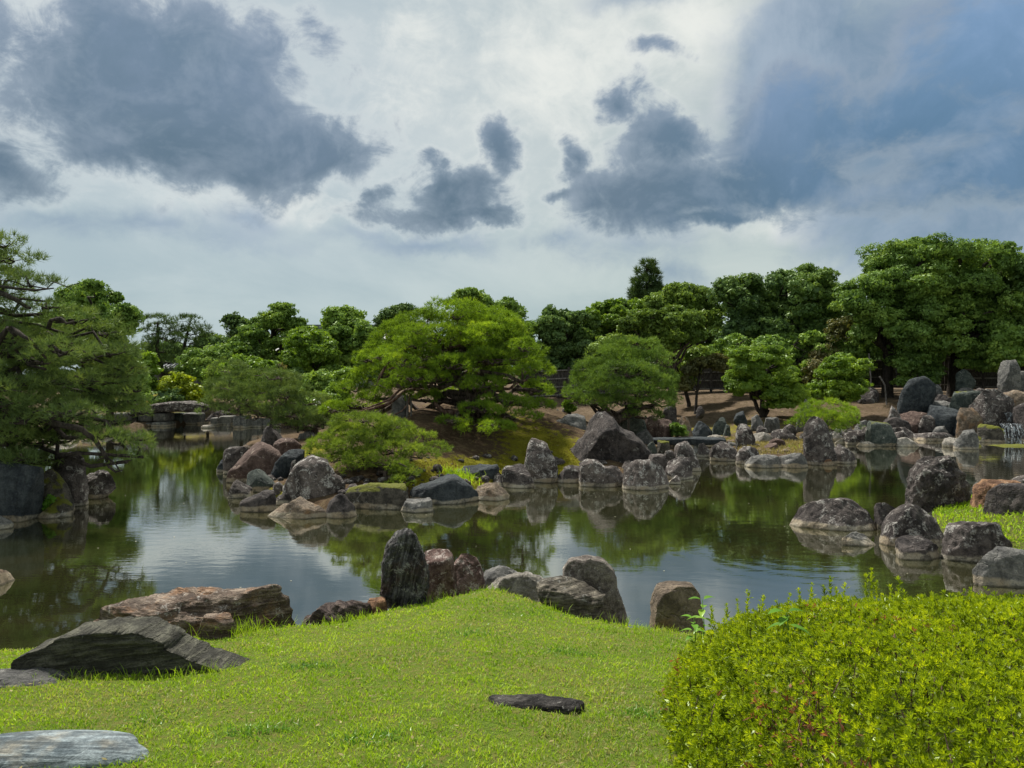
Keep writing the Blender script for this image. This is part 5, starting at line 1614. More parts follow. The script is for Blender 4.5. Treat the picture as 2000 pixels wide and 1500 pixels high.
BT('tree', "airy dark tree seen through gaps left of the top of the big pine", 'tree', 52, [(770, 615, 28, 14), (790, 604, 18, 10), (748, 630, 16, 14), (775, 640, 34, 18), (800, 660, 40, 26)], 'leaf_dark', (780,), rs=.4, cover=.9)
BT('tree', "rounded evergreen just behind the right shoulder of the big pine", 'tree', 44,
   fill([(892, 580), (910, 566), (945, 568), (985, 580), (1020, 598), (1045, 620), (1050, 660), (1040, 700), (960, 700), (880, 660)], 34, (14, 28), (9, 17), 1.2, 14), 'leaf_mid', (980,), rs=.42)
BT('evergreen_tree', "dark evergreen in the dip between big pine and umbrella tree", 'tree', 44.5,
   fill([(1055, 640), (1065, 605), (1105, 602), (1120, 615), (1130, 600), (1160, 605), (1170, 660), (1165, 740), (1080, 752), (1060, 720)], 36, (13, 26), (9, 18), 1.2, 15), 'leaf_dark', (1100,), rs=.42)
BT('tree', "yellow green tree behind, left of the tall conifer", 'tree', 46,
   fill([(1140, 630), (1150, 606), (1185, 590), (1215, 584), (1255, 588), (1275, 600), (1270, 650), (1200, 680), (1140, 690)], 28, (13, 26), (8, 15), 1.1, 16), 'leaf_fresh', (1190,), rs=.42)
BT('tree', "olive tree right of the tall conifer on the skyline", 'tree', 45,
   fill([(1268, 590), (1290, 568), (1330, 553), (1362, 560), (1400, 565), (1410, 620), (1425, 700), (1400, 735), (1370, 720), (1360, 640), (1280, 620)], 34, (13, 26), (9, 16), 1.1, 17), 'leaf_olive', (1350,), rs=.42)
BT('umbrella_tree', "trimmed umbrella shaped tree with a bare straight trunk", 'tree', 36.5,
   fill([(1200, 650), (1215, 628), (1260, 606), (1310, 600), (1355, 612), (1378, 640), (1374, 662), (1320, 682), (1250, 672), (1205, 668)], 38, (12, 26), (6, 12), 1.1, 18), 'leaf_olive', (1312,), rs=.45, tr=.17, bark='bark')
BT('bush', "loose hanging greenery around the straight trunk", 'bush', 38, [(1345, 712, 24, 26), (1335, 745, 18, 18), (1180, 690, 26, 30), (1200, 670, 24, 18), (1355, 690, 22, 16)], 'leaf_olive', (1345,), rs=.4)
BT('tree', "blocky dark tree second from right of the conifer", 'tree', 43,
   fill([(1392, 560), (1400, 540), (1440, 540), (1462, 532), (1488, 545), (1500, 600), (1500, 690), (1400, 700), (1410, 640), (1425, 610), (1400, 590)], 28, (16, 28), (10, 20), 1.2, 6), 'leaf_dark', (1450,), rs=.42)
BT('tree', "broad dark round tree left of the tallest trees", 'tree', 42.5,
   fill([(1482, 600), (1488, 550), (1520, 532), (1555, 522), (1600, 520), (1625, 535), (1628, 565), (1650, 610), (1650, 660), (1600, 690), (1520, 700), (1480, 690)], 36, (18, 34), (12, 22), 1.4, 5),
   'leaf_dark', (1555,), rs=.42)
BT('tree', "lower leafy tree in the shade under the broad dark round tree", 'tree', 39.5,
   fill([(1370, 700), (1400, 665), (1460, 650), (1560, 655), (1650, 640), (1690, 690), (1690, 760), (1600, 765), (1560, 720), (1430, 715), (1380, 725)], 50, (13, 28), (8, 15), 1.2, 19), 'leaf_mid', (1500,), rs=.42)
BT('tree', "sparse rusty green tree right of the broad dark tree", 'tree', 38, [(1600, 720, 26, 24), (1615, 690, 22, 18), (1590, 745, 20, 14), (1640, 645, 24, 20)], 'leaf_rust', (1608,), rs=.45, cover=.75)
BT('thorny_tree', "thin sparse grey twigged tree in front of the dark fence", 'tree', 36,
   [(1380, 708, 36, 9), (1415, 716, 26, 10), (1350, 722, 18, 12), (1340, 750, 12, 14), (1400, 700, 20, 7)], 'leaf_rust', (1358,), rs=.5, cover=.55)
BT('feathery_tree', "feathery green small tree standing on the brown slope", 'tree', 33,
   fill([(1414, 690), (1440, 676), (1480, 680), (1530, 680), (1548, 705), (1560, 735), (1582, 768), (1570, 790), (1500, 798), (1485, 775), (1430, 768), (1420, 730), (1432, 705)], 44, (11, 24), (6, 11), .9, 7) + [(1548, 768, 26, 11, -.6), (1572, 782, 16, 8, -.7), (1436, 756, 22, 9, -.3), (1522, 790, 30, 7, -.8), (1425, 740, 16, 8, 0), (1590, 770, 12, 7, 0)],
   'leaf_fresh', (1488,), rs=.5, leaf=.085, wr=.35, tr=.12)
BT('small_tree', "bright leafy small tree behind the round clipped bush", 'tree', 34,
   fill([(1595, 735), (1615, 705), (1650, 690), (1690, 698), (1700, 725), (1694, 760), (1670, 785), (1600, 780), (1570, 765)], 30, (10, 22), (6, 11), .8, 8), 'leaf_fresh', (1655,), rs=.5, leaf=.09)
BT('tall_tree', "left tree of the tall dense group at the right, leaning wide", 'tree', 38,
   fill([(1644, 575), (1652, 548), (1690, 520), (1702, 492), (1735, 474), (1780, 462), (1815, 466), (1850, 482), (1862, 540), (1865, 600), (1850, 690), (1800, 715), (1730, 700), (1680, 690), (1665, 640), (1655, 600)], 44, (20, 38), (14, 26), 1.7, 3),
   'leaf_mid', (1732,), rs=.42, bark='bark_dark', tr=.28)
BT('tall_tree', "right tree of the tall dense group with thick black trunk", 'tree', 37.6,
   fill([(1800, 520), (1810, 482), (1860, 476), (1905, 478), (1932, 466), (1960, 466), (1982, 488), (2000, 510), (2020, 560), (2030, 640), (2010, 690), (1940, 705), (1880, 700), (1850, 698), (1820, 712), (1795, 705), (1790, 640), (1795, 580)], 50, (20, 38), (14, 26), 1.8, 4),
   'leaf_mid', (1865,), rs=.42, bark='bark_dark', tr=.36)
BT('tree', "dark tree cut by the right edge of the picture", 'tree', 36, [(2020, 540, 40, 40), (2030, 600, 40, 50), (2000, 660, 40, 40), (2060, 660, 50, 60)], 'leaf_dark', (2040,), rs=.32)
BT('small_tree', "dense low tree hanging in front of the long right fence", 'tree', 36.5, fill([(1752, 705), (1780, 685), (1830, 690), (1842, 720), (1830, 745), (1800, 752), (1750, 748), (1758, 725)], 20, (10, 22), (6, 10), .7, 9), 'leaf_mid', (1795,), rs=.5)
BT('bush', "dark layered bush above the hilltop fence at right", 'bush', 36.2, [(1905, 690, 34, 12), (1940, 695, 30, 14), (1895, 710, 26, 8), (1930, 715, 34, 9)], 'leaf_mid', (1920,), rs=.4)
BT('bush', "rounded grey green bush behind the column stone at right", 'bush', 34.5, [(1975, 660, 34, 20), (1960, 685, 26, 16), (2000, 690, 32, 22), (1975, 705, 34, 14), (2030, 680, 30, 30)], 'leaf_mid', (2000,), rs=.35)
# further trees closing the gaps of the tree line, beyond the fence
_fill = [(40, 640, 60), (1640, 600, 46), (330, 690, 58), (620, 690, 66), (760, 690, 60), (850, 680, 58), (950, 670, 56), (1060, 690, 58), (1150, 690, 55), (1240, 680, 54), (1320, 680, 53), (1400, 700, 52), (1480, 660, 53), (1570, 660, 52), (1660, 670, 50), (1730, 650, 49), (1800, 640, 50), (1890, 640, 49), (1970, 640, 48)]
_ord = ['first', 'second', 'third', 'fourth', 'fifth', 'sixth', 'seventh', 'eighth', 'ninth', 'tenth', 'eleventh', 'twelfth', 'thirteenth', 'fourteenth', 'fifteenth', 'sixteenth', 'seventeenth', 'eighteenth', 'nineteenth']
_fill.sort(key=lambda q: (q[0] - 1000) / 1.0)
for k, (x, y, D) in enumerate(_fill):
    BT('background_tree', "shaded evergreen in the back row beyond the fence, %s from the left" % _ord[k], 'tree', D,
       [(x - 22, y + 8, 34, 28), (x + 24, y + 14, 34, 30), (x, y + 44, 56, 34), (x + 4, y - 6, 26, 16)], 'leaf_dark', (x,), rs=.34, cover=.7, group='evergreens in the back row', leaf=0.34)
BT('fern', "bright green fern clump at the little stone bridge", 'fern', 25.8, [(1326, 842, 14, 9), (1318, 834, 9, 6)], 'leaf_mid', (1324,), rs=.5, leaf=.10)
BT('fern', "variegated low plant under the left side of the middle pine", 'plant', 24.2, [(1114, 797, 11, 7), (1108, 789, 7, 5)], 'leaf_fresh', (1112,), rs=.5, leaf=.09)
BT('fern', "low green creeping plant at the top of the waterfall", 'plant', 31, [(1940, 776, 14, 5), (1952, 786, 10, 4)], 'leaf_fresh', (1944,), rs=.5, leaf=.1)
BT('fern', "small dark plant growing at the foot of the blue wall stone", 'plant', 13.6, [(92, 985, 10, 9), (100, 974, 7, 6)], 'herb', (92,), rs=.6, leaf=.05, cover=.7)


# ------------------------------------------------------------------ waterfall
def waterfall():
    m, nt, out = new_mat("falling_water")
    g = geo(nt)
    n = nt.noise(nt.mapping(g.outputs['Position'], (9, 9, 1.1)), 2.6, 5, 0.7)
    a = nt.mapr(n, 0.47, 0.66, 0.0, 0.8)
    b = nt.n.new('ShaderNodeBsdfPrincipled')
    b.inputs['Base Color'].default_value = (0.45, 0.50, 0.54, 1)
    b.inputs['Roughness'].default_value = 0.25
    nt.link(a, b.inputs['Alpha'])
    nt.link(b.outputs[0], out.inputs['Surface'])
    c = P(1975, 876, 27.9)
    root = thing('waterfall', "two step white waterfall splashing into the pond at the right edge", 'waterfall', (c[0], c[1], 0))

    def sheet(x0, x1, y0, y1, D, bulge, nm):
        nu, nv = 14, 12
        vs = []
        for j in range(nv + 1):
            t = j / nv
            for i in range(nu + 1):
                s = i / nu
                p = P(x0 + (x1 - x0) * s, y0 + (y1 - y0) * t, D)
                p[1] -= bulge * math.sqrt(t) + 0.05 * math.sin(i * 2.1 + 1) - 0.04
                vs.append(p)
        vs = np.array(vs)
        I = np.arange(nv * nu)
        r, q = I // nu, I % nu
        a_ = r * (nu + 1) + q
        part(nm, vs, np.stack([a_, a_ + 1, a_ + nu + 2, a_ + nu + 1], 1), m, root, smooth=True)
    sheet(1952, 2010, 827, 874, 28.5, 0.35, 'lower_fall')
    sheet(1960, 1995, 805, 826, 29.3, 0.2, 'upper_fall')
    lst = []
    for k in range(26):
        x = 1953 + 52 * RNG.random() ** 1.3
        y0 = 828 + RNG.uniform(-2, 12) * (k % 3)
        p0 = P(x, y0, 28.25); p1 = P(x + RNG.normal() * 1.5, min(874, y0 + RNG.uniform(14, 50)), 28.0)
        t = np.linspace(0, 1, 6)[:, None]
        pp = p0 + (p1 - p0) * t
        pp[:, 1] -= 0.15 * np.sqrt(t[:, 0]) + 0.1
        lst.append(tube(pp, np.full(6, RNG.uniform(0.002, 0.008)), 4, 0.5))
    v, f = joinvf(lst)
    o = part('water_strands', v, f, m, root)
    o['kind'] = 'stuff'


waterfall()

# ------------------------------------------------------------------ azalea hedge in the right foreground
AZ_C, AZ_R = np.array([2.86, 2.95]), np.array([2.16, 1.82])


def az_in(x, y):
    return (np.abs((x - AZ_C[0]) / AZ_R[0]) ** 3.0 + np.abs((y - AZ_C[1]) / AZ_R[1]) ** 3.0) ** (1 / 3.0)


def azalea():
    rng = np.random.default_rng(5)
    base = 0.9
    root = thing('azalea_hedge', "wide low clipped azalea hedge with yellow green shoots on the lawn, bottom right", 'hedge', (AZ_C[0], AZ_C[1], base))
    # shoots on the domed top and down the sides
    n = 27000
    x = rng.uniform(AZ_C[0] - AZ_R[0] - .1, AZ_C[0] + AZ_R[0] + .1, n)
    y = rng.uniform(AZ_C[1] - AZ_R[1] - .1, AZ_C[1] + AZ_R[1] + .1, n)
    e = az_in(x, y)
    k = e < 1.0
    x, y, e = x[k], y[k], e[k]
    vis = np.abs(x) < y * 0.72 + 0.55
    x, y, e = x[vis], y[vis], e[vis]
    h = np.clip(1 - e ** 6, 0, 1) ** 0.55
    q = np.stack([x, y, 0 * x], 1)
    top = 1.44 + 0.055 * perlin(q * 2.1) + 0.045 * perlin(q * 5.5) - 0.10 * np.clip((y - 3.2), 0, 2)
    z = base + 0.02 + (top - base - 0.02) * h
    z = z + rng.normal(size=len(z)) * 0.022 - (rng.random(len(z)) < 0.35) * rng.uniform(0.02, 0.10, len(z))
    out = np.stack([(x - AZ_C[0]) * e ** 2, (y - AZ_C[1]) * e ** 2, np.full_like(x, 0.9)], 1)
    ax = unit(unit(out) + rng.normal(size=out.shape) * 0.22)
    pts = np.stack([x, y, z], 1)
    # side shoots fill the flanks
    m = 8500
    th = rng.uniform(math.pi * 0.0, math.pi * 1.62, m)
    t = rng.random(m)
    rr = 0.86 + 0.13 * (1 - t) + rng.normal(size=m) * 0.015
    den = (np.abs(np.cos(th)) ** 3.0 + np.abs(np.sin(th)) ** 3.0) ** (1 / 3.0)
    sx = AZ_C[0] + AZ_R[0] * rr * np.cos(th) / den
    sy = AZ_C[1] + AZ_R[1] * rr * np.sin(th) / den
    sz = base + 0.03 + t * 0.30
    so = unit(np.stack([np.cos(th), np.sin(th), 0.7 + 0 * th], 1) + rng.normal(size=(m, 3)) * 0.2)
    pts = np.concatenate([pts, np.stack([sx, sy, sz], 1)])
    ax = np.concatenate([ax, so])
    # taller stray shoots along the far edge and here and there
    spr = []
    for (px, py, D) in [(1702, 1112, 4.35), (1692, 1125, 4.35), (1712, 1135, 4.35), (1622, 1128, 4.4), (1610, 1145, 4.4), (1585, 1140, 4.4), (1632, 1150, 4.4), (1460, 1155, 4.2), (1490, 1165, 4.2), (1440, 1172, 4.1),
                        (1540, 1160, 4.3), (1560, 1150, 4.35), (1650, 1140, 4.4), (1740, 1145, 4.35), (1755, 1130, 4.4), (1765, 1155, 4.3), (1800, 1165, 4.3), (1820, 1160, 4.3), (1880, 1168, 4.3), (1900, 1160, 4.3), (1945, 1180, 4.2), (1970, 1172, 4.2), (1420, 1180, 4.0), (1390, 1185, 4.0),
                        (1850, 1290, 2.9), (1800, 1330, 2.7), (1690, 1300, 2.9), (1890, 1330, 2.6), (1700, 1225, 3.5), (1560, 1260, 3.2), (1480, 1290, 3.0), (1940, 1250, 3.1), (1630, 1390, 2.4), (1780, 1400, 2.35), (1400, 1330, 2.9), (1335, 1380, 2.9), (1520, 1420, 2.3)]:
        p = P(px, py, D)
        g = 1.30
        nst = max(2, int((p[2] - g) / 0.028) + 2)
        for j in range(nst + 5):
            zz = p[2] - j * 0.022
            spr.append([p[0] + rng.normal() * .003, p[1] + rng.normal() * .003, zz])
    spr = np.array(spr)
    pts = np.concatenate([pts, spr])
    ax = np.concatenate([ax, unit(rng.normal(size=spr.shape) * 0.12 + np.array([0, 0, 1]))])
    N = len(pts)
    K = 8
    ph = rng.uniform(0, 2 * math.pi, N)
    ref = unit(np.cross(ax, np.tile([0.3, 0.9, 0.1], (N, 1))))
    ref2 = np.cross(ax, ref)
    V, Fc, R, Dd = [], [], [], []
    size = rng.uniform(0.75, 1.25, N)
    lum = rng.random(N)
    deadm = (perlin(pts * 1.9 + 5) > 0.33) & (rng.random(N) < 0.12)
    for j in range(K):
        a = ph + j * 2.399
        tilt = 0.22 + 0.60 * (j / K)          # inner leaves upright, outer ones spread
        tilt = tilt + rng.normal(size=N) * 0.12
        d = unit(ax * np.cos(tilt)[:, None] + (ref * np.cos(a)[:, None] + ref2 * np.sin(a)[:, None]) * np.sin(tilt)[:, None])
        s = unit(np.cross(d, ax))
        nn = np.cross(s, d)
        L = (size * (0.019 + 0.013 * j / K) * rng.uniform(.85, 1.15, N))[:, None]
        b0 = pts - ax * (0.004 + 0.014 * j / K)
        mid = b0 + d * L * 0.58
        tip = b0 + d * L - nn * L * 0.10
        wd = L * 0.155
        v = np.stack([b0, mid + s * wd + nn * wd * .4, tip, mid - s * wd + nn * wd * .4], 1).reshape(-1, 3)
        V.append(v)
        Fc.append(np.arange(4 * N).reshape(N, 4) + len(Fc) * 4 * N)
        # young inner leaves are the yellowest
        R.append(np.repeat(np.clip(lum * 0.75 + 0.45 * (1 - j / K) - 0.1, 0, 1), 4))
        Dd.append(np.repeat((deadm & (j > 3)).astype(float), 4))
    V = np.concatenate(V); Fc = np.concatenate(Fc)
    STAT['tris'] += 2 * len(Fc)
    o = part('foliage', V, Fc, M['azalea'], root, {'rnd': np.concatenate(R), 'dead': np.concatenate(Dd)})
    o['kind'] = 'stuff'
    # older leaves and withered blooms below the shoots
    m = 30000
    i = rng.integers(0, len(x), m)
    pin = np.stack([x[i], y[i], base + (z[i] - base) * rng.uniform(0.35, 0.94, m)], 1) + rng.normal(size=(m, 3)) * 0.012
    v, f, r = leaves(pin, unit(rng.normal(size=(m, 3)) + np.array([0, 0, .8])), 0.034, 0.36, rng=rng)
    dd = np.repeat(((perlin(pin * 1.9 + 5) > 0.24) & (rng.random(m) < 0.5)).astype(float), 4)
    STAT['tris'] += 2 * len(f)
    o = part('inner_foliage', v, f, M['azalea'], root, {'rnd': r * 0.55, 'dead': dd})
    o['kind'] = 'stuff'
    # woody stems
    lst = []
    for k in range(420):
        j = rng.integers(0, len(x))
        top_ = np.array([x[j], y[j], z[j] - 0.01])
        b_ = top_ + np.array([rng.normal() * 0.05, rng.normal() * 0.05, -rng.uniform(0.15, 0.35)])
        lst.append(tube(np.array([b_, (b_ + top_) / 2 + rng.normal(size=3) * .008, top_]), [0.004, 0.003, 0.0018], 4, 0.1))
    v, f = joinvf(lst)
    o = part('stems', v, f, M['bark_red'], root)
    o['kind'] = 'stuff'


azalea()


def broad_seedling(label, px, py, D, hgt, L, n, mat='herb', seed=3):
    rng = np.random.default_rng(seed)
    topp = P(px, py, D)
    root = thing('seedling', label, 'plant', topp - np.array([0, 0, hgt]))
    b = topp - np.array([0, 0, hgt])
    path = np.array([b, b + np.array([0.01, 0, hgt * .5]), topp])
    v, f = tube(path, [0.004, 0.003, 0.002], 5, 0)
    part('stem', v, f, M['herb'], root, smooth=True)
    for j in range(n):
        t = 1 - (j // 2) * 0.17
        a = j * math.pi + (j // 2) * 1.3 + rng.normal() * .2
        p = b + (topp - b) * max(t, .25)
        d = unit(np.array([math.cos(a), math.sin(a), 0.35 - 0.5 * (j > 1) * rng.random()]))
        s = unit(np.cross(d, [0, 0, 1]))
        nn = np.cross(s, d)
        Lj = L * rng.uniform(.75, 1.1)
        vs, fs = [], []
        m = 6
        for k in range(m + 1):
            u = k / m
            w = Lj * 0.23 * math.sin(math.pi * u ** 0.8) + 0.0005
            c = p + d * (Lj * (u + .12)) - nn * 0.0 + np.array([0, 0, -0.35 * Lj * u * u])
            vs += [c + s * w + nn * w * .3, c, c - s * w + nn * w * .3]
        for k in range(m):
            o = k * 3
            fs += [[o, o + 1, o + 4, o + 3], [o + 1, o + 2, o + 5, o + 4]]
        part('leaf', np.array(vs), np.array(fs), M[mat], root, {'rnd': np.full(len(vs), rng.uniform(.3, .9))}, smooth=True)


broad_seedling("upright seedling with pointed green leaves in front of the tan block rock", 1372, 1172, 4.3, 0.30, 0.085, 9, seed=3)
broad_seedling("lower seedling with glossy leaves at the left corner of the azalea", 1355, 1208, 4.2, 0.2, 0.08, 7, seed=8)
broad_seedling("pale broad leaved seedling sticking out of the azalea top", 1536, 1196, 3.45, 0.16, 0.10, 6, seed=12)


# ------------------------------------------------------------------ grass
def grass(name, label, pts, hgt, wid, mat, lean=0.45, seed=1, dead=0.12):
    rng = np.random.default_rng(seed)
    n = len(pts)
    a = rng.uniform(0, 2 * math.pi, n)
    s = np.stack([np.cos(a), np.sin(a), 0 * a], 1)
    ln = rng.normal(size=(n, 2)) * lean
    d = unit(np.stack([ln[:, 0], ln[:, 1], np.ones(n)], 1))
    h = (hgt * rng.uniform(0.55, 1.25, n))[:, None]
    w = (wid * rng.uniform(.7, 1.2, n))[:, None]
    b = pts
    mid = b + d * h * 0.55
    tip = b + d * h + np.stack([ln[:, 0], ln[:, 1], -0.35 * np.ones(n)], 1) * h * 0.30
    v = np.stack([b - s * w, b + s * w, mid + s * w * .75, mid - s * w * .75, tip, tip + s * w * .05], 1).reshape(-1, 3)
    o = np.arange(n)[:, None] * 6
    f = np.concatenate([o + np.array([[0, 1, 2, 3]]), o + np.array([[3, 2, 5, 4]])])
    rnd = np.repeat(rng.random(n), 6)
    dd = np.repeat((rng.random(n) < dead * (1 + 3 * (perlin(pts * 1.3) > .15))).astype(float), 6)
    STAT['tris'] += 2 * len(f)
    ob = add_obj(name, new_mesh(name, v, f, {'rnd': rnd, 'dead': dd}), M[mat])
    tag(ob, label, 'grass', kind='stuff')
    return ob


def hfield(x, y):
    hs, sd = zones(x, y)
    return hs.max(0)


def lawn_grass():
    rng = np.random.default_rng(21)
    n = 235000
    # more, finer blades close to the eye
    y = 2.2 + 6.6 * rng.random(n) ** 1.55
    x = (rng.random(n) * 2 - 1) * (y * 0.74 + 0.5)
    z = hfield(x, y)
    sl = sdist(LAWN, x, y)
    cl = 0.5 + 0.5 * perlin(np.stack([x, y, 0 * x], 1) * 3.1) + 0.35 * perlin(np.stack([x, y, 0 * x], 1) * 11)
    k = (z > 0.16) & (sl > 0.12) & (az_in(x, y) > 0.97) & (rng.random(n) < 0.55 + 0.5 * cl)
    x, y, z, cl = x[k], y[k], z[k], cl[k]
    pts = np.stack([x, y, z - 0.004], 1)
    fine = 0.035 * fbm(np.stack([x, y, 0 * x], 1) * 1.1, 3) + 0.02 * fbm(np.stack([x, y, 0 * x], 1) * 4, 2)
    pts[:, 2] += fine
    hg = 0.022 + 0.015 * np.clip(cl, 0, 1.2)
    wd = 0.0012 + 0.00050 * y
    grass('grass', "short mown green grass of the near lawn", pts, hg, wd, 'blade', seed=4)
    # longer tufts at the feet of the shore rocks
    P_, H_ = [], []
    for (px, D, r, m, h) in [(465, 6.05, .16, 160, .17), (330, 5.75, .12, 60, .12), (640, 6.45, .25, 160, .09), (700, 6.5, .15, 80, .08), (835, 7.05, .14, 80, .11), (915, 7.45, .25, 120, .07), (1130, 6.9, .2, 90, .10),
                             (400, 4.75, .18, 90, .09), (150, 4.75, .25, 110, .08), (1235, 6.45, .2, 80, .10), (1310, 6.2, .2, 120, .08), (1010, 7.6, .3, 120, .06), (1340, 5.9, .2, 120, .09), (730, 3.6, .07, 50, .06), (1170, 3.9, .08, 60, .05),
                             (600, 5.4, .1, 60, .05), (1020, 3.82, .22, 130, .035), (90, 3.0, .5, 220, .035), (300, 4.72, .3, 160, .05)]:
        xx = (px - 1000) / F * D + rng.normal(size=m) * r
        yy = D + rng.normal(size=m) * r * .5
        zz = hfield(xx, yy)
        kk = zz > 0.05
        P_.append(np.stack([xx, yy, zz], 1)[kk]); H_.append(np.full(kk.sum(), h))
    P_ = np.concatenate(P_); H_ = np.concatenate(H_)
    grass('long_grass', "longer grass tufts around the rocks of the near lawn", P_, H_, 0.0022, 'blade', 0.35, 9, .03)
    # darker weed patches and strewn needles
    P_ = []
    for (px, D, r, m) in [(600, 4.9, .10, 260), (735, 3.55, .09, 260), (1245, 4.0, .07, 160), (930, 5.6, .14, 200), (500, 3.7, .10, 200), (1120, 5.2, .12, 200), (300, 3.9, .08, 140), (830, 3.1, .07, 160), (1010, 6.5, .2, 200)]:
        xx = (px - 1000) / F * D + rng.normal(size=m) * r
        yy = D + rng.normal(size=m) * r * .6
        P_.append(np.stack([xx, yy, hfield(xx, yy)], 1))
    grass('weed_patch', "darker green weed patches in the near lawn", np.concatenate(P_), 0.038, 0.0034, 'herb', .7, 19, 0)
    # right bank
    n = 26000
    x = rng.uniform(5.5, 12, n); y = rng.uniform(8.5, 17, n)
    z = hfield(x, y); sr = sdist(RIGHTB, x, y)
    k = (z > 0.08) & (sr > 0.1)
    pts = np.stack([x, y, z], 1)[k]
    grass('grass', "green grass between the boulders of the right bank", pts, 0.075, 0.011, 'blade', seed=6, dead=.03)
    # dry grass islet
    n = 9000
    x = rng.uniform(6, 11.5, n); y = rng.uniform(22, 27.5, n)
    z = hfield(x, y)
    k = (z > 0.08) & (sdist(FAR, x, y) > .15)
    grass('dry_grass', "pale dry grass on the small point behind the maroon rocks", np.stack([x, y, z], 1)[k], 0.12, 0.010, 'blade_dry', seed=7, dead=.2)
    # island tufts
    P_ = []
    for (px, D, r, m) in [(905, 16.9, .22, 240), (885, 17.1, .2, 140), (1550, 23.5, .1, 10)]:
        xx = (px - 1000) / F * D + rng.normal(size=m) * r
        yy = D + rng.normal(size=m) * r
        P_.append(np.stack([xx, yy, hfield(xx, yy)], 1))
    grass('grass_tuft', "bright green grass tuft beside the whaleback rock", np.concatenate(P_), 0.20, 0.008, 'blade', .4, 8, 0)
    # moss cushions: fine short relief on the island front
    n = 60000
    x = rng.uniform(-6.5, 6, n); y = rng.uniform(14.5, 23, n)
    mo = np.zeros(n)
    for (px, D, r, wgt) in [(945, 17.7, 1.0, .95), (1005, 17.9, .8, .9), (870, 17.2, .6, .7), (1070, 20.0, .9, .8), (1090, 19.4, .8, .8), (550, 15.7, .7, 1.2), (830, 16.4, .8, .9), (1290, 20.5, 1.3, .9)]:
        x0 = (px - 1000) / F * D
        mo += wgt * np.exp(-((x - x0) ** 2 + ((y - D) * 0.8) ** 2) / r ** 2)
    mo += 0.5 * perlin(np.stack([x, y, 0 * x], 1) * 2.2)
    z = hfield(x, y)
    k = (mo > 0.62) & (z > 0.1)
    pts = np.stack([x, y, z + .01], 1)[k]
    mm = grass('moss', "yellow green moss cushions on the front slope of the island", pts, 0.028, 0.012, 'moss', .9, 10, .25)
    mm['category'] = 'moss'


M['moss'] = mat_foliage("moss_tips", (0.07, 0.075, 0.006), (0.19, 0.185, 0.010), (0.33, 0.30, 0.02), 0.25, 0.7, 2.0, 0.0, dead=(0.16, 0.10, 0.04))
lawn_grass()


def litter(name, label, n, xr, yr, size, mat, zoff=0.006, water=False, seed=3):
    rng = np.random.default_rng(seed)
    x = rng.uniform(*xr, n); y = rng.uniform(*yr, n)
    z = hfield(x, y)
    k = (z < -0.2) if water else (z > .1)
    x, y, z = x[k], y[k], z[k]
    p = np.stack([x, y, np.full_like(x, zoff) if water else z + 0.02], 1)
    v, f, r = leaves(p, np.tile([0, 0, 6.0], (len(p), 1)), size, 0.6, droop=0, rng=rng)
    if water:
        v[:, 2] = zoff
    o = add_obj(name, new_mesh(name, v, f, {'rnd': r}), M[mat])
    tag(o, label, 'fallen leaves' if not water else 'floating leaves', kind='stuff')


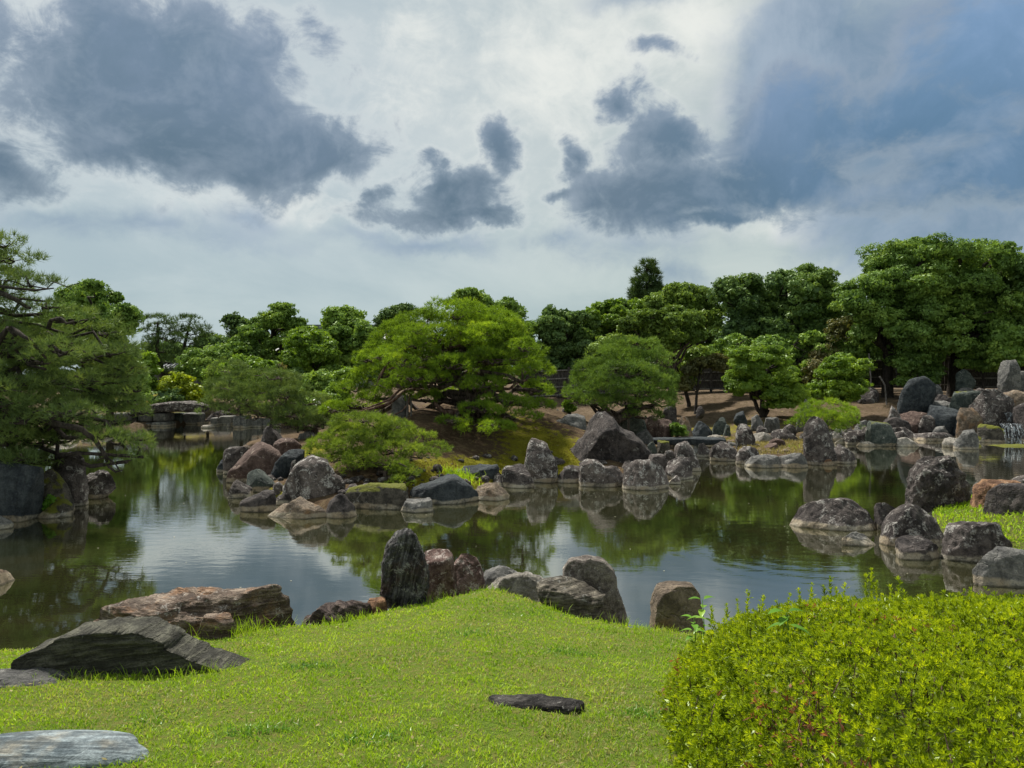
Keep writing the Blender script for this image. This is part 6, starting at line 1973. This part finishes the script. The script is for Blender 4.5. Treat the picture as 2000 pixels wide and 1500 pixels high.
def rubble(label, polys, n, seed, mat='rock_grey', smin=.04, smax=.2):
    rng = np.random.default_rng(seed)
    v0, f0 = ico(2)
    lst = []
    while len(lst) < n:
        px, py, D = polys[rng.integers(len(polys))]
        x = (px - 1000) / F * D + rng.normal() * 0.8
        y = D + rng.normal() * 0.35
        z = ground_z(x, y)
        if z < -0.25 or z > 0.75:
            continue
        s = rng.uniform(smin, smax) * np.array([1, rng.uniform(.6, 1), rng.uniform(.4, .8)])
        p = v0 * (1 + 0.25 * perlin(v0 * 1.5 + len(lst)))[:, None] * s
        a = rng.uniform(0, 6.28)
        p = np.stack([p[:, 0] * math.cos(a) - p[:, 1] * math.sin(a), p[:, 0] * math.sin(a) + p[:, 1] * math.cos(a), p[:, 2]], 1)
        lst.append((p + np.array([x, y, max(z, -0.05) + s[2] * .3]), f0))
    v, f = joinvf(lst)
    o = add_obj('rubble', new_mesh('rubble', v, f, smooth=True), M[mat])
    tag(o, label, 'rubble', kind='stuff')


rubble("loose rubble stones along the waterline of the far right shore", [(1650, 862, 29.6), (1700, 862, 30.2), (1760, 862, 30.4), (1810, 862, 30.6), (1860, 862, 30.4), (1900, 862, 30.0), (1800, 860, 29.8)], 190, 3)
rubble("small stones between the boulders of the island front", [(480, 960, 17.2), (560, 985, 15.3), (640, 985, 15.4), (720, 985, 15.9), (860, 965, 16.8), (960, 955, 17.4), (1060, 930, 18.9), (1180, 930, 18.9), (1290, 925, 19.4), (1340, 900, 21.3)], 170, 4, 'rock_dark', .03, .14)
rubble("small stones at the foot of the dry grass islet", [(1400, 890, 25.6), (1440, 905, 24.2), (1500, 905, 22.9), (1560, 905, 22.9), (1380, 870, 27.5)], 70, 5, 'rock_tan', .03, .13)
rubble("loose stones at the foot of the far left shore wall", [(120, 850, 36.6), (200, 850, 36.6), (410, 835, 38.2), (440, 835, 38.0)], 50, 6, 'rock_pale', .05, .2)
litter('floating_leaves', "tiny pale petals and leaves floating on the pond", 230, (-14, 14), (8, 34), 0.034, 'speck', water=True)
def lawn_litter():
    rng = np.random.default_rng(44)
    n = 260
    y = rng.uniform(2.4, 7.0, n)
    x = (rng.random(n) * 2 - 1) * y * .72
    k = (sdist(LAWN, x, y) > .5) & (az_in(x, y) > 1.02)
    x, y = x[k], y[k]
    pp = np.stack([x, y, hfield(x, y) + 0.03], 1)
    v, f, r = leaves(pp, np.tile([0, 0, 3.0], (len(pp), 1)), 0.026, 0.5, droop=0, rng=rng)
    o = add_obj('lawn_litter', new_mesh('lawn_litter', v, f, {'rnd': r}), M['blade_dry'])
    tag(o, "small dry brown leaves strewn over the near lawn", 'fallen leaves', kind='stuff')


lawn_litter()
litter('fallen_leaves', "dry leaves scattered on the brown slopes", 2600, (-4, 24), (15, 38), 0.10, 'blade_dry', seed=5)
tot = sum(len(o.data.polygons) for o in COL.objects if o.type == 'MESH')
print('polys', tot)
print("foliage tris", STAT['tris'])
